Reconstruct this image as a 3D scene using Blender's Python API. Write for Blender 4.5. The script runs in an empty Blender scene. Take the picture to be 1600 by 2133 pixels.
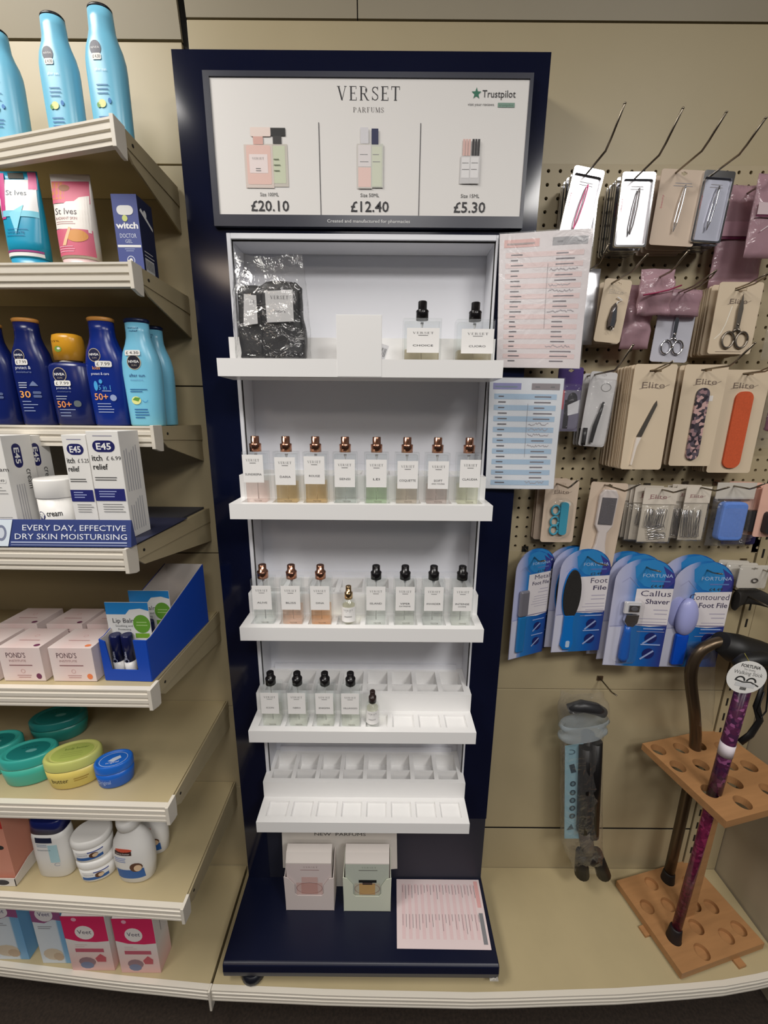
import bpy, math, random
from mathutils import Vector, Matrix, noise as mnoise

random.seed(7)
SC = bpy.context.scene
COL = SC.collection
PI = math.pi

# ---------------------------------------------------------------- camera
FPX, PITCH, ROLL, CAMZ = 823.0, math.radians(13.4), math.radians(0.45), 1.36
cam_data = bpy.data.cameras.new('camera')
cam_data.sensor_fit = 'HORIZONTAL'
cam_data.sensor_width = 36.0
cam_data.lens = FPX / 1600.0 * 36.0
cam_data.clip_start = 0.01
cam = bpy.data.objects.new('camera', cam_data)
COL.objects.link(cam)
cam.matrix_world = (Matrix.Translation((0, 0, CAMZ)) @ Matrix.Rotation(PI / 2 - PITCH, 4, 'X') @ Matrix.Rotation(ROLL, 4, 'Z'))
SC.camera = cam

# ---------------------------------------------------------------- world, lamps, exposure
world = bpy.data.worlds.new('world')
SC.world = world
world.use_nodes = True
bg = world.node_tree.nodes['Background']
bg.inputs[0].default_value = (0.9, 0.93, 1.0, 1)
bg.inputs[1].default_value = 0.05
SC.view_settings.view_transform = 'Standard'
SC.view_settings.look = 'None'
SC.view_settings.gamma = 1.0
SC.view_settings.use_curve_mapping = False
SC.view_settings.exposure = -0.12
SC.cycles.transparent_max_bounces = 32


def troffer_and_fill(name, x0, x1, y0, y1, watts, colour):
    d = bpy.data.lights.new(name, 'AREA')
    d.shape = 'RECTANGLE'
    d.size = x1 - x0
    d.size_y = y1 - y0
    d.energy = watts
    d.color = colour
    o = bpy.data.objects.new(name, d)
    COL.objects.link(o)
    o.location = ((x0 + x1) / 2, (y0 + y1) / 2, 2.555)
    return o


troffer_and_fill('ceiling_and_fill_lamp', 0.78, 1.38, -1.13, -0.62, 30.0, (1.0, 0.97, 0.93))
troffer_and_fill('ceiling_and_fill_lamp', -1.42, -0.82, -0.40, 0.45, 34.0, (1.0, 0.96, 0.9))
troffer_and_fill('ceiling_and_fill_lamp', -1.50, -0.90, -2.55, -2.0, 10.0, (1.0, 0.8, 0.62))
troffer_and_fill('ceiling_and_fill_lamp', -0.30, 0.30, -1.30, -0.70, 21.0, (1.0, 0.97, 0.94))  # unseen fill, added for frontal light on the trays and recess
troffer_and_fill('ceiling_and_fill_lamp', 0.60, 1.30, -2.9, -1.9, 16.0, (1.0, 0.97, 0.94))  # second added fill far behind the camera, for more frontal light

# ---------------------------------------------------------------- camera model used to measure the real places of things
_cp, _sp, _cr, _sr = math.cos(PITCH), math.sin(PITCH), math.cos(ROLL), math.sin(ROLL)


def _ray(px, py):
    u = (px - 800) / FPX
    v = -(py - 1066.5) / FPX
    u, v = u * _cr - v * _sr, u * _sr + v * _cr
    return (u, _cp + v * _sp, -_sp + v * _cp)


def at(px, py, Y):
    d = _ray(px, py)
    t = Y / d[1]
    return Vector((d[0] * t, Y, CAMZ + d[2] * t))


def onz(px, py, z):
    d = _ray(px, py)
    t = (z - CAMZ) / d[2]
    return Vector((d[0] * t, d[1] * t, z))


# ---------------------------------------------------------------- materials
def lin(c):
    return tuple((x / 255 / 12.92) if x <= 10.3 else ((x / 255 + 0.055) / 1.055) ** 2.4 for x in c)


_M = {}


def M(name, rgb=(200, 200, 200), rough=0.5, metal=0.0, spec=0.5, trans=0.0, ior=1.45, noise=0.0, nscale=20.0, bump=0.0, coat=0.0, stretch=None):
    if name in _M:
        return _M[name]
    m = bpy.data.materials.new(name)
    m.use_nodes = True
    nt = m.node_tree
    b = nt.nodes['Principled BSDF']
    col = lin(rgb) + (1,)
    b.inputs['Base Color'].default_value = col
    b.inputs['Roughness'].default_value = rough
    b.inputs['Metallic'].default_value = metal
    b.inputs['Specular IOR Level'].default_value = spec
    b.inputs['IOR'].default_value = ior
    b.inputs['Transmission Weight'].default_value = trans
    b.inputs['Coat Weight'].default_value = coat
    b.inputs['Coat Roughness'].default_value = 0.05
    if noise > 0 or bump > 0:
        tc = nt.nodes.new('ShaderNodeTexCoord')
        nz = nt.nodes.new('ShaderNodeTexNoise')
        nz.inputs['Scale'].default_value = nscale
        nz.inputs['Detail'].default_value = 5
        src = tc.outputs['Object']
        if stretch:
            mp = nt.nodes.new('ShaderNodeMapping')
            mp.inputs['Scale'].default_value = stretch
            nt.links.new(src, mp.inputs['Vector'])
            src = mp.outputs['Vector']
        nt.links.new(src, nz.inputs['Vector'])
        if noise > 0:
            r = nt.nodes.new('ShaderNodeValToRGB')
            lo = tuple(max(0, c * (1 - noise)) for c in col[:3]) + (1,)
            hi = tuple(min(1, c * (1 + noise)) for c in col[:3]) + (1,)
            r.color_ramp.elements[0].color = lo
            r.color_ramp.elements[0].position = 0.3
            r.color_ramp.elements[1].color = hi
            r.color_ramp.elements[1].position = 0.7
            nt.links.new(nz.outputs['Fac'], r.inputs['Fac'])
            nt.links.new(r.outputs['Color'], b.inputs['Base Color'])
        if bump > 0:
            bp = nt.nodes.new('ShaderNodeBump')
            bp.inputs['Strength'].default_value = bump
            bp.inputs['Distance'].default_value = 0.002
            nt.links.new(nz.outputs['Fac'], bp.inputs['Height'])
            nt.links.new(bp.outputs['Normal'], b.inputs['Normal'])
    _M[name] = m
    return m


def C(r, g=None, b=None):
    """printed colour"""
    if g is None:
        g = b = r
    return M('print_%02x%02x%02x' % (r, g, b), (r, g, b), rough=0.5)


def PL(r, g, b, rough=0.3):
    """moulded plastic"""
    return M('plastic_%02x%02x%02x_%d' % (r, g, b, int(rough * 100)), (r, g, b), rough=rough)


def glance(nt, base, top, normal=None):
    """share of mirror reflection of a thin clear sheet, the same from both of its sides"""
    lw = nt.nodes.new('ShaderNodeLayerWeight')
    lw.inputs['Blend'].default_value = 0.5
    if normal is not None:
        nt.links.new(normal, lw.inputs['Normal'])
    p = nt.nodes.new('ShaderNodeMath')
    p.operation = 'POWER'
    p.inputs[1].default_value = 4.0
    nt.links.new(lw.outputs['Facing'], p.inputs[0])
    a = nt.nodes.new('ShaderNodeMath')
    a.operation = 'MULTIPLY_ADD'
    a.inputs[1].default_value = top
    a.inputs[2].default_value = base
    a.use_clamp = True
    nt.links.new(p.outputs[0], a.inputs[0])
    return a.outputs[0]


def film(name, tint=(255, 255, 255), gloss=0.2, rough=0.08, bump=0.6, haze=0.0, scale=60):
    """clear crumpled wrapping: see-through with glossy glints and a little white haze"""
    if name in _M:
        return _M[name]
    m = bpy.data.materials.new(name)
    m.use_nodes = True
    nt = m.node_tree
    nt.nodes.remove(nt.nodes['Principled BSDF'])
    out = nt.nodes['Material Output']
    tr = nt.nodes.new('ShaderNodeBsdfTransparent')
    tr.inputs[0].default_value = lin(tint) + (1,)
    gl = nt.nodes.new('ShaderNodeBsdfGlossy')
    gl.inputs['Roughness'].default_value = rough
    df = nt.nodes.new('ShaderNodeBsdfDiffuse')
    df.inputs[0].default_value = lin(tint) + (1,)
    m1 = nt.nodes.new('ShaderNodeMixShader')
    m2 = nt.nodes.new('ShaderNodeMixShader')
    m1.inputs[0].default_value = haze
    nt.links.new(tr.outputs[0], m1.inputs[1])
    nt.links.new(df.outputs[0], m1.inputs[2])
    nt.links.new(m1.outputs[0], m2.inputs[1])
    nt.links.new(gl.outputs[0], m2.inputs[2])
    nt.links.new(m2.outputs[0], out.inputs['Surface'])
    nrm = None
    if bump > 0:
        tc = nt.nodes.new('ShaderNodeTexCoord')
        nz = nt.nodes.new('ShaderNodeTexNoise')
        nz.inputs['Scale'].default_value = scale
        nz.inputs['Detail'].default_value = 3
        nz.inputs['Distortion'].default_value = 1.5
        nt.links.new(tc.outputs['Object'], nz.inputs['Vector'])
        bp = nt.nodes.new('ShaderNodeBump')
        bp.inputs['Strength'].default_value = bump
        bp.inputs['Distance'].default_value = 0.008
        nt.links.new(nz.outputs['Fac'], bp.inputs['Height'])
        nt.links.new(bp.outputs['Normal'], gl.inputs['Normal'])
        nrm = bp.outputs['Normal']
    nt.links.new(glance(nt, gloss * .5, .6, nrm), m2.inputs[0])
    _M[name] = m
    return m


def clear_glass(name, tint=(250, 252, 252), ior=1.5, rough=0.0):
    """clear thin-walled glass: lets light straight through, mirrors more at glancing angles"""
    if name in _M:
        return _M[name]
    m = bpy.data.materials.new(name)
    m.use_nodes = True
    nt = m.node_tree
    nt.nodes.remove(nt.nodes['Principled BSDF'])
    out = nt.nodes['Material Output']
    tr = nt.nodes.new('ShaderNodeBsdfTransparent')
    tr.inputs[0].default_value = lin(tint) + (1,)
    gl = nt.nodes.new('ShaderNodeBsdfGlossy')
    gl.inputs['Roughness'].default_value = rough
    mx = nt.nodes.new('ShaderNodeMixShader')
    nt.links.new(glance(nt, 0.04 if ior > 1.3 else 0.015, 0.55 if ior > 1.3 else 0.25), mx.inputs[0])
    nt.links.new(tr.outputs[0], mx.inputs[1])
    nt.links.new(gl.outputs[0], mx.inputs[2])
    nt.links.new(mx.outputs[0], out.inputs['Surface'])
    _M[name] = m
    return m


def ramp_mat(name, axis, stops, rough=0.35, spot=None, nscale=90):
    """print whose own colours change across the pack; stops are (position in metres, rgb)"""
    if name in _M:
        return _M[name]
    m = bpy.data.materials.new(name)
    m.use_nodes = True
    nt = m.node_tree
    b = nt.nodes['Principled BSDF']
    b.inputs['Roughness'].default_value = rough
    tc = nt.nodes.new('ShaderNodeTexCoord')
    r = nt.nodes.new('ShaderNodeValToRGB')
    if axis == 'voronoi':
        v = nt.nodes.new('ShaderNodeTexVoronoi')
        v.inputs['Scale'].default_value = nscale
        nt.links.new(tc.outputs['Object'], v.inputs['Vector'])
        sp = nt.nodes.new('ShaderNodeSeparateColor')
        nt.links.new(v.outputs['Color'], sp.inputs[0])
        nt.links.new(sp.outputs[0], r.inputs['Fac'])
        pos = [s[0] for s in stops]
        r.color_ramp.interpolation = 'CONSTANT'
    else:
        sx = nt.nodes.new('ShaderNodeSeparateXYZ')
        nt.links.new(tc.outputs['Object'], sx.inputs[0])
        mr = nt.nodes.new('ShaderNodeMapRange')
        lo, hi = stops[0][0], stops[-1][0]
        mr.inputs['From Min'].default_value = lo
        mr.inputs['From Max'].default_value = hi
        nt.links.new(sx.outputs[axis], mr.inputs['Value'])
        nt.links.new(mr.outputs[0], r.inputs['Fac'])
        pos = [(s[0] - lo) / (hi - lo) for s in stops]
    el = r.color_ramp.elements
    while len(el) < len(stops):
        el.new(0.5)
    for i, s in enumerate(stops):
        el[i].position = pos[i]
        el[i].color = lin(s[1]) + (1,)
    nt.links.new(r.outputs['Color'], b.inputs['Base Color'])
    _M[name] = m
    return m


# ---------------------------------------------------------------- mesh building
def rrect(x0, y0, x1, y1, r, n=4):
    r = min(r, (x1 - x0) / 2 - 1e-6, (y1 - y0) / 2 - 1e-6)
    out = []
    for cx, cy, a in ((x1 - r, y0 + r, -90), (x1 - r, y1 - r, 0), (x0 + r, y1 - r, 90), (x0 + r, y0 + r, 180)):
        for k in range(n + 1):
            t = math.radians(a + 90.0 * k / n)
            out.append((cx + r * math.cos(t), cy + r * math.sin(t)))
    return out


def ellipse(cx, cy, rx, ry, n=24, a0=0.0, a1=360.0):
    full = abs(a1 - a0) >= 360
    k = n if full else n + 1
    return [(cx + rx * math.cos(math.radians(a0 + (a1 - a0) * i / n)), cy + ry * math.sin(math.radians(a0 + (a1 - a0) * i / n))) for i in range(k)]


class MB:
    def __init__(self):
        self.v, self.f, self.mi, self.sm, self.mats = [], [], [], [], []

    def idx(self, m):
        if m not in self.mats:
            self.mats.append(m)
        return self.mats.index(m)

    def add(self, verts, faces, mat, smooth=False):
        o = len(self.v)
        self.v.extend(verts)
        i = self.idx(mat)
        for f in faces:
            self.f.append([o + k for k in f])
            self.mi.append(i)
            self.sm.append(smooth)
        return self

    def box(self, x0, x1, y0, y1, z0, z1, mat):
        v = [(x, y, z) for z in (z0, z1) for y in (y0, y1) for x in (x0, x1)]
        return self.add(v, [(0, 2, 3, 1), (4, 5, 7, 6), (0, 1, 5, 4), (2, 6, 7, 3), (0, 4, 6, 2), (1, 3, 7, 5)], mat)

    def prism(self, poly, plane, a0, a1, mat, smooth=False, flip=False):
        """poly in plane 'xz' (thickness along y), 'xy' (along z), 'yz' (along x)"""
        f3 = {'xz': lambda p, a: (p[0], a, p[1]), 'xy': lambda p, a: (p[0], p[1], a), 'yz': lambda p, a: (a, p[0], p[1])}[plane]
        n = len(poly)
        v = [f3(p, a0) for p in poly] + [f3(p, a1) for p in poly]
        area = sum(poly[i][0] * poly[(i + 1) % n][1] - poly[(i + 1) % n][0] * poly[i][1] for i in range(n))
        ccw = (area > 0) != (plane == 'xz')
        if a1 < a0:
            ccw = not ccw
        if flip:
            ccw = not ccw
        lo, hi = list(range(n)), list(range(n, 2 * n))
        caps = [lo[::-1], hi] if ccw else [lo, hi[::-1]]
        sides = [((i, (i + 1) % n, n + (i + 1) % n, n + i) if ccw else (i, n + i, n + (i + 1) % n, (i + 1) % n)) for i in range(n)]
        self.add(v, caps, mat, False)
        o = len(self.v) - 2 * n
        k = self.idx(mat)
        for s in sides:
            self.f.append([o + q for q in s])
            self.mi.append(k)
            self.sm.append(smooth)
        return self

    def rings(self, rings, mat, cap0=True, cap1=True, smooth=True, closed=True):
        n = len(rings[0])
        v = [p for r in rings for p in r]
        f = []
        m = n if closed else n - 1
        for i in range(len(rings) - 1):
            for j in range(m):
                a, b = i * n + j, i * n + (j + 1) % n
                f.append((a, b, b + n, a + n))
        self.add(v, f, mat, smooth)
        o = len(self.v) - len(v)
        k = self.idx(mat)
        if cap0:
            self.f.append([o + j for j in range(n)][::-1]); self.mi.append(k); self.sm.append(False)
        if cap1:
            self.f.append([o + (len(rings) - 1) * n + j for j in range(n)]); self.mi.append(k); self.sm.append(False)
        return self

    def lathe(self, prof, mat, c=(0, 0, 0), seg=24, smooth=True, cap0=True, cap1=True):
        rs = [[(c[0] + r * math.cos(2 * PI * k / seg), c[1] + r * math.sin(2 * PI * k / seg), c[2] + z) for k in range(seg)] for r, z in prof]
        return self.rings(rs, mat, cap0, cap1, smooth)

    def tube(self, pts, r, mat, seg=8, cap=True, flat=1.0):
        pts = [Vector(p) for p in pts]
        n = len(pts)
        rr = r if isinstance(r, (list, tuple)) else [r] * n
        rings = []
        up = None
        for i, p in enumerate(pts):
            t = (pts[min(i + 1, n - 1)] - pts[max(i - 1, 0)])
            t = t.normalized() if t.length > 1e-9 else Vector((0, 0, 1))
            if up is None:
                up = Vector((0, 0, 1)) if abs(t.z) < 0.9 else Vector((0, 1, 0))
            s = t.cross(up)
            s = s.normalized() if s.length > 1e-6 else Vector((1, 0, 0))
            up = s.cross(t).normalized()
            rings.append([tuple(p + (s * math.cos(2 * PI * k / seg) + up * (math.sin(2 * PI * k / seg) * flat)) * rr[i]) for k in range(seg)])
        return self.rings(rings, mat, cap, cap, True)

    def sweep(self, prof, path, mat):
        """profile (forward offset, z) closed, swept along a path of (x, y)"""
        rs = [[(x, y - o, z) for o, z in prof] for x, y in path]
        return self.rings(rs, mat, True, True, False)

    def obj(self, name, parent=None, loc=None, rz=0.0, bevel=0.0, rot=None):
        me = bpy.data.meshes.new(name)
        me.from_pydata([tuple(p) for p in self.v], [], self.f)
        for m in self.mats:
            me.materials.append(m)
        me.polygons.foreach_set('material_index', self.mi)
        me.polygons.foreach_set('use_smooth', self.sm)
        me.update()
        o = bpy.data.objects.new(name, me)
        COL.objects.link(o)
        if parent:
            o.parent = parent
        if loc is not None:
            o.location = loc
        if rz:
            o.rotation_euler = (0, 0, rz)
        if rot:
            o.rotation_euler = rot
        if bevel > 0:
            b = o.modifiers.new('bevel', 'BEVEL')
            b.width = bevel
            b.segments = 2
            b.limit_method = 'ANGLE'
        return o


def superell(rx, ry, n, seg, cx=0, cy=0):
    out = []
    for k in range(seg):
        t = 2 * PI * k / seg
        c, s = math.cos(t), math.sin(t)
        out.append((cx + rx * math.copysign(abs(c) ** (2 / n), c), cy + ry * math.copysign(abs(s) ** (2 / n), s)))
    return out


class Loft:
    """solid of superelliptic sections (z, rx, ry, n); can tell where its front surface lies"""

    def __init__(self, secs, seg=48):
        self.s, self.seg = secs, seg

    def build(self, mb, mat, z0=None, z1=None, grow=0.0):
        secs = self.s
        if z0 is not None:
            secs = [self.sec(z0)] + [q for q in self.s if z0 < q[0] < z1] + [self.sec(z1)]
        mb.rings([[(x, y, q[0]) for x, y in superell(q[1] + grow, q[2] + grow, q[3], self.seg)] for q in secs], mat)
        return mb

    def sec(self, z):
        s = self.s
        if z <= s[0][0]:
            return s[0]
        for a, b in zip(s, s[1:]):
            if z <= b[0]:
                t = (z - a[0]) / max(1e-9, b[0] - a[0])
                return tuple(a[i] + (b[i] - a[i]) * t for i in range(4))
        return s[-1]

    def front(self, u, z, h=0.0):
        _, rx, ry, n = self.sec(z)
        q = min(0.999, abs(u) / rx)
        return (u, -ry * (1 - q ** n) ** (1 / n) - h - 0.0003, z)


# ---------------------------------------------------------------- lettering
_TXT = {}


def text_geo(s, bold=0.0):
    k = (s, bold)
    if k in _TXT:
        return _TXT[k]
    cu = bpy.data.curves.new('lettering', 'FONT')
    cu.body = s
    cu.resolution_u = 2
    cu.fill_mode = 'FRONT'
    cu.offset = bold
    o = bpy.data.objects.new('lettering', cu)
    COL.objects.link(o)
    bpy.context.view_layer.update()
    dg = bpy.context.evaluated_depsgraph_get()
    me = o.evaluated_get(dg).to_mesh()
    v = [(p.co.x, p.co.y) for p in me.vertices]
    f = [tuple(p.vertices) for p in me.polygons]
    o.evaluated_get(dg).to_mesh_clear()
    bpy.data.objects.remove(o)
    bpy.data.curves.remove(cu)
    if not v:
        v, f = [(0, 0)], []
    x0 = min(p[0] for p in v); x1 = max(p[0] for p in v)
    v = [((p[0] - x0) / 0.69, p[1] / 0.69) for p in v]      # cap height = 1
    _TXT[k] = (v, f, (x1 - x0) / 0.69)
    return _TXT[k]


def _stroke(x0, y0, x1, y1, wx):
    return [(x0 - wx / 2, y0), (x0 + wx / 2, y0), (x1 + wx / 2, y1), (x1 - wx / 2, y1)]


def _ser(x, y, w=0.26, t=0.04):
    return [(x - w / 2, y), (x + w / 2, y), (x + w / 2, y + t), (x - w / 2, y + t)]


def _band(cx, cy, ro, ri, a0, a1, n=8, sx=1.0):
    out = []
    for i in range(n):
        b0 = math.radians(a0 + (a1 - a0) * i / n)
        b1 = math.radians(a0 + (a1 - a0) * (i + 1) / n)
        ra = lambda b: ri + (ro - ri) * (0.55 + 0.45 * abs(math.cos(b)))
        out.append([(cx + ri * sx * math.cos(b0), cy + ri * math.sin(b0)), (cx + ra(b0) * sx * math.cos(b0), cy + ra(b0) * math.sin(b0)),
                    (cx + ra(b1) * sx * math.cos(b1), cy + ra(b1) * math.sin(b1)), (cx + ri * sx * math.cos(b1), cy + ri * math.sin(b1))])
    return out


def serif_glyph(ch):
    S, H = 0.13, 0.045
    R = lambda x0, y0, x1, y1: [(x0, y0), (x1, y0), (x1, y1), (x0, y1)]
    if ch == 'V':
        return [_stroke(0.12, 1, 0.42, 0, S), _stroke(0.72, 1, 0.42, 0, H), _ser(0.12, .96), _ser(0.72, .96, .22)], .84
    if ch == 'E':
        return [R(.08, 0, .08 + S, 1), R(0, .96, .6, 1), R(0, 0, .62, .04), R(.2, .49, .46, .53), R(.56, .8, .6, 1), R(.58, 0, .62, .22), R(.44, .42, .47, .6)], .66
    if ch in 'PR':
        g = [R(.08, 0, .08 + S, 1), _ser(.145, 0), R(0, .96, .4, 1), R(.2, .46, .4, .5)] + _band(.38, .73, .27, .23 - .0, -90, 90, 8) + [R(.5, .62, .6, .84)]
        if ch == 'R':
            g += [_stroke(.38, .48, .7, 0, S), _ser(.74, 0, .18)]
            return g, .82
        return g, .68
    if ch == 'S':
        return (_band(.3, .74, .26, .19, 20, 270, 10) + _band(.3, .25, .27, .2, -160, 90, 10) + [R(.5, .72, .54, .98), R(.04, .02, .08, .28), [(.1, .72), (.24, .52), (.5, .3), (.36, .5)]]), .6
    if ch == 'T':
        return [R(.3, 0, .3 + S, 1), _ser(.365, 0), R(0, .96, .73, 1), R(0, .76, .04, 1), R(.69, .76, .73, 1)], .74
    if ch == 'A':
        return [_stroke(.1, 0, .4, 1, H), _stroke(.7, 0, .4, 1, S), R(.2, .32, .6, .36), _ser(.1, 0, .22), _ser(.7, 0)], .82
    if ch == 'F':
        return [R(.08, 0, .08 + S, 1), _ser(.145, 0), R(0, .96, .58, 1), R(.2, .49, .46, .53), R(.54, .8, .58, 1)], .62
    if ch == 'U':
        return [R(.08, .28, .08 + S, 1), R(.62, .28, .66, 1), _ser(.145, .96), _ser(.64, .96, .22)] + _band(.37, .3, .29, .23, 180, 360, 8), .76
    if ch == 'M':
        return [R(.1, 0, .14, 1), R(.78, 0, .78 + S, 1), _stroke(.14, 1, .45, .05, S), _stroke(.8, 1, .47, .05, H), _ser(.12, 0, .2), _ser(.845, 0)], .98
    return [], .4


def clip_band(pts, ax, lo, hi):
    for s, lim in ((1, lo), (-1, hi)):
        out = []
        for i, p in enumerate(pts):
            q = pts[(i + 1) % len(pts)]
            a, b = s * (p[ax] - lim), s * (q[ax] - lim)
            if a >= 0:
                out.append(p)
            if a * b < 0:
                t = a / (a - b)
                out.append((p[0] + (q[0] - p[0]) * t, p[1] + (q[1] - p[1]) * t))
        pts = out
        if len(pts) < 3:
            return []
    return pts


class Dec:
    """flat print on a surface; mp(u, v, h) gives the point"""

    def __init__(self, mb, mp):
        self.mb, self.mp, self.h = mb, mp, 0.0002
        self.curved = hasattr(mp, '__self__') or getattr(mp, 'curved', False)

    def up(self, d=0.00015):
        self.h += d
        return self

    def poly(self, pts, mat):
        self.h += 3e-6
        a = sum(pts[i][0] * pts[(i + 1) % len(pts)][1] - pts[(i + 1) % len(pts)][0] * pts[i][1] for i in range(len(pts)))
        if a < 0:
            pts = pts[::-1]
        if self.curved:
            us, vs = [p[0] for p in pts], [p[1] for p in pts]
            nu = max(1, math.ceil((max(us) - min(us)) / 0.004))
            nv = max(1, math.ceil((max(vs) - min(vs)) / 0.012))
            if nu * nv > 1:
                u0, du = min(us), (max(us) - min(us)) / nu
                v0, dv = min(vs), (max(vs) - min(vs)) / nv
                for i in range(nu):
                    strip = clip_band(pts, 0, u0 + i * du, u0 + (i + 1) * du)
                    if not strip:
                        continue
                    for j in range(nv):
                        q = clip_band(strip, 1, v0 + j * dv, v0 + (j + 1) * dv) if nv > 1 else strip
                        if len(q) >= 3:
                            self.mb.add([self.mp(u, v, self.h) for u, v in q], [list(range(len(q)))], mat)
                return self
        self.mb.add([self.mp(u, v, self.h) for u, v in pts], [list(range(len(pts)))], mat)
        return self

    def rect(self, u0, v0, u1, v1, mat, n=1):
        for i in range(n):
            a, b = u0 + (u1 - u0) * i / n, u0 + (u1 - u0) * (i + 1) / n
            self.poly([(a, v0), (b, v0), (b, v1), (a, v1)], mat)
        return self

    def grid(self, u0, v0, u1, v1, mat, n=8, m=8):
        pts = [self.mp(u0 + (u1 - u0) * i / n, v0 + (v1 - v0) * j / m, self.h) for j in range(m + 1) for i in range(n + 1)]
        fs = [(j * (n + 1) + i, j * (n + 1) + i + 1, (j + 1) * (n + 1) + i + 1, (j + 1) * (n + 1) + i) for j in range(m) for i in range(n)]
        self.mb.add(pts, fs, mat, True)
        return self

    def ell(self, cx, cy, rx, ry, mat, n=20):
        return self.poly(ellipse(cx, cy, rx, ry, n), mat)

    def ring(self, cx, cy, rx, ry, w, mat, n=20, a0=0, a1=360):
        for i in range(n):
            t0, t1 = math.radians(a0 + (a1 - a0) * i / n), math.radians(a0 + (a1 - a0) * (i + 1) / n)
            self.poly([(cx + rx * math.cos(t0), cy + ry * math.sin(t0)), (cx + rx * math.cos(t1), cy + ry * math.sin(t1)),
                       (cx + (rx - w) * math.cos(t1), cy + (ry - w) * math.sin(t1)), (cx + (rx - w) * math.cos(t0), cy + (ry - w) * math.sin(t0))], mat)
        return self

    def line(self, u0, v0, u1, v1, w, mat):
        L = math.hypot(u1 - u0, v1 - v0) or 1e-9
        nx, ny = -(v1 - v0) / L * w / 2, (u1 - u0) / L * w / 2
        return self.poly([(u0 + nx, v0 + ny), (u0 - nx, v0 - ny), (u1 - nx, v1 - ny), (u1 + nx, v1 + ny)], mat)

    def path(self, pts, w, mat):
        for a, b in zip(pts, pts[1:]):
            self.line(a[0], a[1], b[0], b[1], w, mat)
        return self

    def text(self, s, u, v, size, mat, al='c', w=None, bold=0.0, rot=0.0):
        self.h += 3e-6
        vs, fs, tw = text_geo(s, bold)
        sx = size if w is None else w / max(tw, 1e-6)
        off = {'l': 0.0, 'c': -tw * sx / 2, 'r': -tw * sx}[al]
        c, sn = math.cos(rot), math.sin(rot)
        pts = []
        for x, y in vs:
            a, b = x * sx + off, y * size
            pts.append(self.mp(u + a * c - b * sn, v + a * sn + b * c, self.h))
        self.mb.add(pts, fs, mat)
        return self

    def serif(self, s, u, v, size, mat, w=None, gap=0.22):
        gl, x = [], 0.0
        for ch in s:
            g, adv = serif_glyph(ch)
            gl += [[(p[0] + x, p[1]) for p in q] for q in g]
            x += adv + gap
        x -= gap
        sx = size if w is None else w / x
        for q in gl:
            self.poly([(u + (p[0] - x / 2) * sx, v + p[1] * size) for p in q], mat)
        return self

    def lines(self, u0, u1, v, dv, n, w, mat, ragged=0.3, al='l'):
        for i in range(n):
            L = (u1 - u0) * (1 - ragged * random.random())
            a = u0 if al == 'l' else (u1 - L if al == 'r' else (u0 + u1 - L) / 2)
            self.rect(a, v - i * dv, a + L, v - i * dv + w, mat)
        return self


def flat(O=(0, 0, 0), U=(1, 0, 0), V=(0, 0, 1), N=(0, -1, 0)):
    O, U, V, N = Vector(O), Vector(U), Vector(V), Vector(N)
    return lambda u, v, h: tuple(O + U * u + V * v + N * h)


# ---------------------------------------------------------------- scene objects
def tag(o, label, cat, group=None):
    o['label'] = label
    o['category'] = cat
    if group:
        o['group'] = group
    return o


def thing(name, label, cat, loc=(0, 0, 0), rz=0.0, group=None):
    o = bpy.data.objects.new(name, None)
    COL.objects.link(o)
    o.empty_display_size = 0.02
    o.location = loc
    o.rotation_euler = (0, 0, rz)
    return tag(o, label, cat, group)


def structure(o):
    o['kind'] = 'structure'
    return o


def dup(root, loc, rz=None, label=None, group=None):
    def cp(o, parent):
        c = o.copy()
        COL.objects.link(c)
        if parent:
            c.parent = parent
        for ch in list(o.children):
            cp(ch, c)
        return c
    r = cp(root, None)
    r.location = loc
    if rz is not None:
        r.rotation_euler = (0, 0, rz)
    if label:
        r['label'] = label
    if group:
        r['group'] = group
    return r


# ================================================================= the setting
WALLY = 0.845
cream = M('cream_enamel', (172, 158, 126), rough=0.42, noise=0.03, nscale=6)
cream_shade = M('cream_enamel_shade', (150, 140, 118), rough=0.5, noise=0.03, nscale=6)  # duller cream: shade on the upper fascia is put into its colour
deckm = M('cream_deck', (178, 163, 127), rough=0.4, noise=0.04, nscale=9)
darkm = M('dark_gap', (22, 18, 12), rough=0.8)
railm = M('rail_white', (216, 209, 196), rough=0.4)
whitem = M('white_acrylic', (238, 237, 236), rough=0.28)
greym = M('recess_grey', (226, 227, 233), rough=0.4)
navym = M('navy_laminate', (13, 18, 42), rough=0.11, noise=0.06, nscale=5)
steel = M('steel_wire', (150, 140, 125), rough=0.32, metal=1.0)
chrome = M('chrome', (225, 225, 228), rough=0.12, metal=1.0)
dirt = M('dark_carpet', (44, 35, 28), rough=0.95, noise=0.35, nscale=160, bump=0.5)

structure(MB().box(-2.2, 2.2, -3.2, 0.9, -0.05, 0.0, dirt).obj('floor'))
structure(MB().box(-2.2, 2.2, -3.2, 0.9, 2.56, 2.6, M('ceiling_white', (214, 210, 200), rough=0.9, noise=0.03, nscale=40)).obj('ceiling'))

wall = structure(MB().box(-1.6, 1.6, WALLY + 0.008, WALLY + 0.03, 0, 2.56, darkm).obj('wall_back'))


def panel(x0, x1, z0, z1, mat=cream):
    g = 0.0012
    MB().box(x0 + g, x1 - g, WALLY, WALLY + 0.007, z0 + g, z1 - g, mat).obj('panel', wall, bevel=0.0008)


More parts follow.
